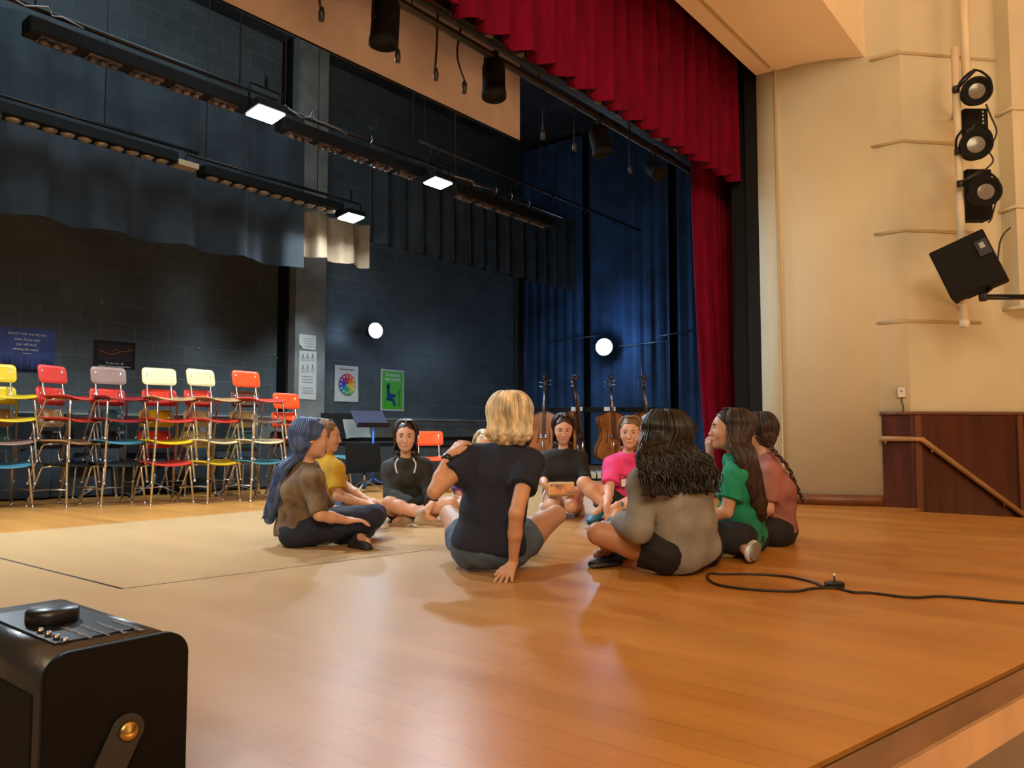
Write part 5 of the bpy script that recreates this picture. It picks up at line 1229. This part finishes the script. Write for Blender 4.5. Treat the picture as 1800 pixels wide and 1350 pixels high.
t3 = person('person in green t-shirt with very long dark hair, hand at the mouth', J3, .90, SKIN['mid'],
    {'L': (nv(-R_ + .3 * F_), Zu, 1, .4, .05, .6), 'R': (nv(Zu * 1 - R_ * .1), nv(-R_ - F_ * .3), 1, .55, .10, .4)},
    (cloth('green_shirt', (.008, .24, .125)), .017, .62, -.075, .006), (cloth('black_leggings', (.012, .012, .014)), .010, 1.9, .002), (mat('shoe_white', (.60, .58, .52), .6), mat('sole_grey', (.24, .22, .19), .7)), h3)

# ---- mauve shirt with a braid
J4 = joints(pel=(1368, 930, 4.04), chest=(1366, 858, 4.02), neck=(1344, 800, 4.04), head=(1330, 756, 4.06), shL=(1356, 832, 3.92), shR=(1356, 828, 4.2), elL=(1350, 895, 3.9), wrL=(1320, 925, 3.98), elR=(1330, 885, 4.3), wrR=(1310, 905, 4.3),
    hipL=(1362, 934, 3.96), hipR=(1368, 932, 4.18), knL=(1290, 925, 4.1), knR=(1310, 905, 4.5), anL=(1290, 948, 4.25), anR=(1275, 945, 4.2), toL=(1250, 945, 4.4), toR=(1240, 950, 4.15), face=-R_ + F_ * .55)
def ex4(t, J, L, R, ho):
    b = MB(); org = t.location; pts = bez([Vector(P(x, y, D)) - org for x, y, D in ((1343, 764, 4.08), (1351, 779, 3.99), (1364, 797, 3.93), (1384, 820, 3.92), (1398, 850, 3.93), (1408, 874, 3.94))], 20); n = len(pts)
    for i in range(n - 1):
        sg = 1 if i % 2 else -1; w_ = .013 * (1 - .35 * i / n); q = pts[i]; e = pts[i + 1]
        b.tube([q + Vector(R_) * sg * w_ * .6, (q + e) / 2 + Vector(R_) * sg * w_ * .2 - Vector(F_) * .004, e - Vector(R_) * sg * w_ * .3], [w_ * .7, w_, w_ * .6], 8)
    b.tube([pts[-1], pts[-1] + Vector(R_) * .012 + Vector((0, 0, -.03))], [.010, .003], 6); b.build('braid', HBr, ho)
t4 = person('person in dusty mauve t-shirt and black trousers with a long dark braid', J4, .93, SKIN['mid'],
    {'L': (nv(-R_), Zu, 1, .4), 'R': (nv(-R_), Zu, -1, .4)},
    (cloth('mauve_shirt', (.33, .12, .095)), .013, .8, .0, .004), (cloth('black_trousers', (.012, .010, .013)), .012, .9, .003), (W_, rub), dict(m=HBr, path=[PP(1338, 770, 4.12)], w=[.04], kw=dict(n=300, thick=.004, seed=5, spreadang=115, volume=1.0)), extras=ex4)

# ---- blue haired child on the left, facing right
J5 = joints(pel=(524, 928, 4.00), chest=(530, 862, 3.98), neck=(540, 815, 3.98), head=(548, 768, 3.96), shL=(535, 842, 4.14), shR=(548, 845, 3.84), elR=(562, 905, 3.76), wrR=(610, 915, 3.86), elL=(580, 895, 4.3), wrL=(622, 905, 4.15),
    hipR=(522, 935, 3.92), hipL=(530, 930, 4.14), knR=(640, 925, 3.86), knL=(660, 905, 4.28), anR=(598, 948, 4.05), anL=(632, 945, 3.93), toR=(560, 950, 4.2), toL=(672, 946, 3.78), face=R_ * .85 + F_ * .35 - Zu * .12, tuL=F_ * .7 + Zu * .6)
J5['knR'] = PP(655, 908, 3.95)
h5 = dict(m=HBl, path=[PP(518, 800, 3.95), PP(494, 825, 3.93), PP(484, 860, 3.92), PP(477, 888, 3.93), PP(470, 912, 3.94)], w=[.05, .04, .035, .03, .012], kw=dict(n=380, thick=.0042, wav=.006, seed=15, spreadang=112, volume=1.04))
t5 = person('person with long blue hair, mottled brown top and navy leggings, sitting cross-legged', J5, .93, SKIN['fair'],
    {'R': (nv(R_ + .2 * F_), Zu, -1, .4), 'L': (nv(R_), Zu, 1, .4)},
    (mat('mottled_brown', (.22, .155, .085), .85, col2=(.095, .055, .032), nscale=10, bump=.25, bscale=120), .030, 1.0, -.02, .008, 'top'), (cloth('navy_leggings', (.014, .018, .045)), .016, 1.92, .004), (mat('shoe_blk', (.02, .02, .02), .5), rubd, mat('sock_tan', (.42, .32, .24), .8)), h5)

# ---- child mostly behind the blue haired one, yellow sleeves
J6 = joints(pel=(572, 900, 4.75), chest=(570, 838, 4.72), neck=(572, 800, 4.70), head=(574, 764, 4.70), shL=(572, 822, 4.86), shR=(590, 825, 4.60), elR=(594, 872, 4.55), wrR=(640, 884, 4.55), elL=(612, 858, 4.80), wrL=(644, 878, 4.72),
    hipR=(575, 902, 4.66), hipL=(578, 900, 4.86), knR=(650, 892, 4.62), knL=(655, 888, 5.0), anR=(640, 908, 4.85), anL=(650, 912, 4.75), toR=(612, 912, 5.0), toL=(668, 914, 4.62), face=R_ * .8 + F_ * .1 - .1 * Zu)
t6 = person('person in yellow t-shirt half hidden behind the one with blue hair', J6, .90, SKIN['mid'],
    {'R': (nv(R_ + .1 * F_ - .2 * Zu), Zu, -1, .3, .2), 'L': (nv(R_ - .2 * Zu), Zu, 1, .3, .2)},
    (cloth('yellow_shirt', (.60, .34, .02)), .016, .75, .0, .004), (cloth('blue_denim', (.10, .15, .28)), .014, .5, .004), (W_, rub), dict(m=HLb, path=[PP(566, 790, 4.70), PP(562, 806, 4.70)], w=[.06, .05], kw=dict(n=260, thick=.004, seed=6)), fingers_h=.005)

# ---- black hoodie, facing the camera
tc7 = nv(-F_ + .12 * R_ - .18 * Zu)
J7 = joints(pel=(716, 890, 5.12), chest=(714, 838, 5.06), neck=(713, 806, 5.02), head=(713, 764, 4.98), shR=(688, 824, 5.05), shL=(744, 822, 5.05), elR=(688, 870, 4.98), wrR=(730, 893, 4.76), elL=(756, 868, 5.0), wrL=(758, 888, 4.76),
    hipR=(702, 895, 5.05), hipL=(732, 895, 5.05), knR=(684, 885, 4.80), knL=(792, 886, 4.82), anR=(742, 905, 4.74), anL=(712, 905, 4.82), toR=(780, 908, 4.78), toL=(694, 910, 4.85), face=tc7)
def ex7(t, J, L, R, ho):
    org = t.location
    for x in (-1, 1):
        b = MB(); b.tube(bez([Vector(P(713 + x * 13, 806, 4.92)) - org, Vector(P(713 + x * 18, 816, 4.93)) - org, Vector(P(713 + x * 15, 832, 4.93)) - org], 10), [.008] * 6 + [.003] * 4 + [.003] if False else .005, 6); b.build('drawstring', M['paper'], t)
    S = SDF(.006); nk = J['neck']; S.chain([nk + R_ * .055 + Zu * .0 - F_ * .02, nk + R_ * .05 + F_ * .06 + Zu * .01, nk + F_ * .085 + Zu * .0, nk - R_ * .05 + F_ * .06 + Zu * .01, nk - R_ * .055 - F_ * .02], [.022, .03, .034, .03, .022], .03); link_np(S.mesh('hood', fold=(.003, 40, 3)), 'hood', HOOD, t)
HOOD = cloth('black_hoodie', (.022, .022, .020))
t7 = person('person in black hoodie sitting cross-legged with clasped hands, facing forward', J7, .93, SKIN['fair'],
    {'R': (nv(R_ * .7 - F_ * .2 - .45 * Zu), nv(-F_ + .6 * Zu), -1, .6, .02, .3), 'L': (nv(-R_ * .5 - F_ * .2 - .6 * Zu), nv(-F_ + .6 * Zu), 1, .6, .02, .3)},
    (HOOD, .024, 1.85, -.04, .006, 'hoodie'), (cloth('black_shorts2', (.014, .014, .014)), .012, .45, .003), (mat('shoe_tan', (.36, .27, .17), .7), rub), dict(m=HBr, path=[PP(713, 795, 5.04), PP(713, 812, 5.06)], w=[.075, .08], kw=dict(n=320, thick=.004, seed=17, spreadang=125)), extras=ex7, fingers_h=.005)

# ---- purple shirt, hidden behind the near child
J8 = joints(pel=(832, 895, 5.20), chest=(836, 848, 5.16), neck=(848, 812, 5.12), head=(852, 782, 5.05), shR=(812, 836, 5.16), shL=(872, 836, 5.16), elR=(806, 875, 5.1), wrR=(838, 892, 4.95), elL=(885, 872, 5.1), wrL=(862, 892, 4.95),
    hipR=(820, 900, 5.14), hipL=(850, 900, 5.14), knR=(808, 890, 4.92), knL=(902, 890, 4.92), anR=(872, 908, 4.86), anL=(840, 910, 4.92), toR=(928, 908, 4.90), toL=(815, 912, 4.9), face=-F_ * 1 - .35 * Zu)
t8 = person('person in purple t-shirt almost hidden behind the near one with blonde bob', J8, .88, SKIN['fair'],
    {'R': (nv(R_ - .2 * Zu), nv(-F_ + Zu), -1, .5), 'L': (nv(-R_ - .2 * Zu), nv(-F_ + Zu), 1, .5)},
    (cloth('purple_shirt', (.23, .10, .50)), .02, .7, -.03, .004), (cloth('grey_shorts', (.10, .10, .12)), .012, .45, .003), (W_, rub), dict(m=HB, path=[PP(850, 802, 5.12)], w=[.05], kw=dict(n=240, thick=.004, seed=22)), fingers_h=.005)

# ---- black shirt holding a book, kneeling
J9 = joints(pel=(990, 866, 5.46), chest=(990, 822, 5.40), neck=(990, 790, 5.36), head=(990, 752, 5.32), shR=(962, 806, 5.38), shL=(1018, 806, 5.38), elR=(957, 842, 5.30), wrR=(958, 852, 5.13), elL=(1030, 842, 5.30), wrL=(1020, 858, 5.13),
    hipR=(976, 872, 5.40), hipL=(1004, 872, 5.40), knR=(970, 888, 5.12), knL=(1004, 890, 5.10), anR=(955, 893, 5.42), anL=(1020, 893, 5.42), toR=(950, 897, 5.56), toL=(1026, 897, 5.56), face=nv(-F_ - .35 * Zu))
J9['elR'] = PP(955, 843, 5.32); 
t9 = person('person in black t-shirt kneeling and holding a box with an orange picture', J9, .90, SKIN['fair'],
    {'R': (nv(R_ * .5 - .7 * Zu - .2 * F_), nv(-R_ * .3 - F_), -1, .35, .10, .7), 'L': (nv(-R_ * .5 - .6 * Zu - .2 * F_), nv(R_ * .3 - F_), 1, .35, .10, .7)},
    (cloth('black_shirt', (.014, .016, .018)), .016, 1.0, -.02, .004), (mat('striped_shorts', (.62, .42, .38), .8), .012, .45, .003), (mat('shoe_pale', (.55, .5, .4), .6), rub), dict(m=HBr, path=[PP(990, 778, 5.38), PP(990, 790, 5.40)], w=[.07, .07], kw=dict(n=300, thick=.004, seed=27)), fingers_h=.005)
# box in the hands
bx = P(987, 860, 5.07); t = thing('picture_box', 'small box with an orange and brown picture held by the kneeling child', 'box', bx)
Rz = Matrix.Rotation(math.atan2(RT.y, RT.x), 3, 'Z') @ Matrix.Rotation(math.radians(-18), 3, 'X')
b = MB(); b.box((0, 0, 0), (.165, .05, .085), R=Rz, bevel=.003); b.build('case', mat('box_tan', (.55, .38, .20), .6), t)
b = MB(); b.box(Rz @ Vector((0, -.0265, -.006)), (.150, .002, .065), R=Rz); b.build('front_picture', mat('box_picture', (.75, .26, .05), .5, col2=(.10, .04, .03), nscale=16), t)
b = MB(); b.box(Rz @ Vector((.02, -.005, .0435)), (.12, .03, .002), R=Rz); b.build('top_picture', mat('box_top', (.60, .45, .35), .5, col2=(.35, .06, .05), nscale=10), t)

# ---- pink shirt with glasses on the neckline, blue shoes
J10 = joints(pel=(1098, 890, 5.06), chest=(1098, 834, 5.02), neck=(1104, 798, 4.98), head=(1108, 758, 4.94), shR=(1078, 816, 5.0), shL=(1128, 818, 5.0), elR=(1070, 868, 4.86), wrR=(1066, 892, 4.70), elL=(1126, 870, 4.88), wrL=(1084, 888, 4.70),
    hipR=(1085, 890, 5.0), hipL=(1112, 892, 5.0), knR=(1026, 850, 4.86), knL=(1140, 880, 4.75), anR=(1063, 888, 4.80), anL=(1090, 892, 4.72), toR=(1028, 903, 4.74), toL=(1070, 907, 4.62), face=nv(-F_ - .25 * R_ - .15 * Zu))
def ex10(t, J, L, R, ho):
    org = t.location; b = MB()
    for x in (1093, 1107): b.tube([Vector(P(x + 6 * math.cos(a), 838 + 4 * math.sin(a), 4.905)) - org for a in [k * math.pi / 8 for k in range(17)]], .0022, 5, caps=False)
    b.tube([Vector(P(1113, 836, 4.90)) - org, Vector(P(1120, 828, 4.91)) - org], .0022, 5); b.build('glasses', M['black'], t)
    b = MB(); b.prism([Vector(P(x, y, 4.908)) - org for x, y in ((1092, 842), (1106, 842), (1105, 850), (1100, 850), (1098, 856), (1092, 855))], Vector(F_) * -.003); b.build('shirt_print', M['paper'], t)
t10 = person('person in bright pink t-shirt and blue shoes with one knee up', J10, .93, SKIN['fair'],
    {'R': (nv(R_ * .25 - .8 * Zu - F_ * .2), nv(-F_ + .2 * Zu), -1, .25, .12, .5), 'L': (nv(-R_ * .5 - .7 * Zu - F_ * .1), nv(-F_ + .3 * Zu), 1, .3, .10, .5)},
    (cloth('pink_shirt', (.80, .055, .22)), .018, .68, -.03, .005), (cloth('dark_shorts', (.02, .02, .025)), .014, .45, .003), (mat('shoe_blue', (.012, .13, .24), .5), rubd, mat('sock_grey', (.28, .40, .40), .8)), dict(m=HLb, path=[PP(1110, 788, 5.0), PP(1112, 806, 5.02)], w=[.07, .07], kw=dict(n=300, thick=.004, seed=31)), extras=ex10, fingers_h=.005)
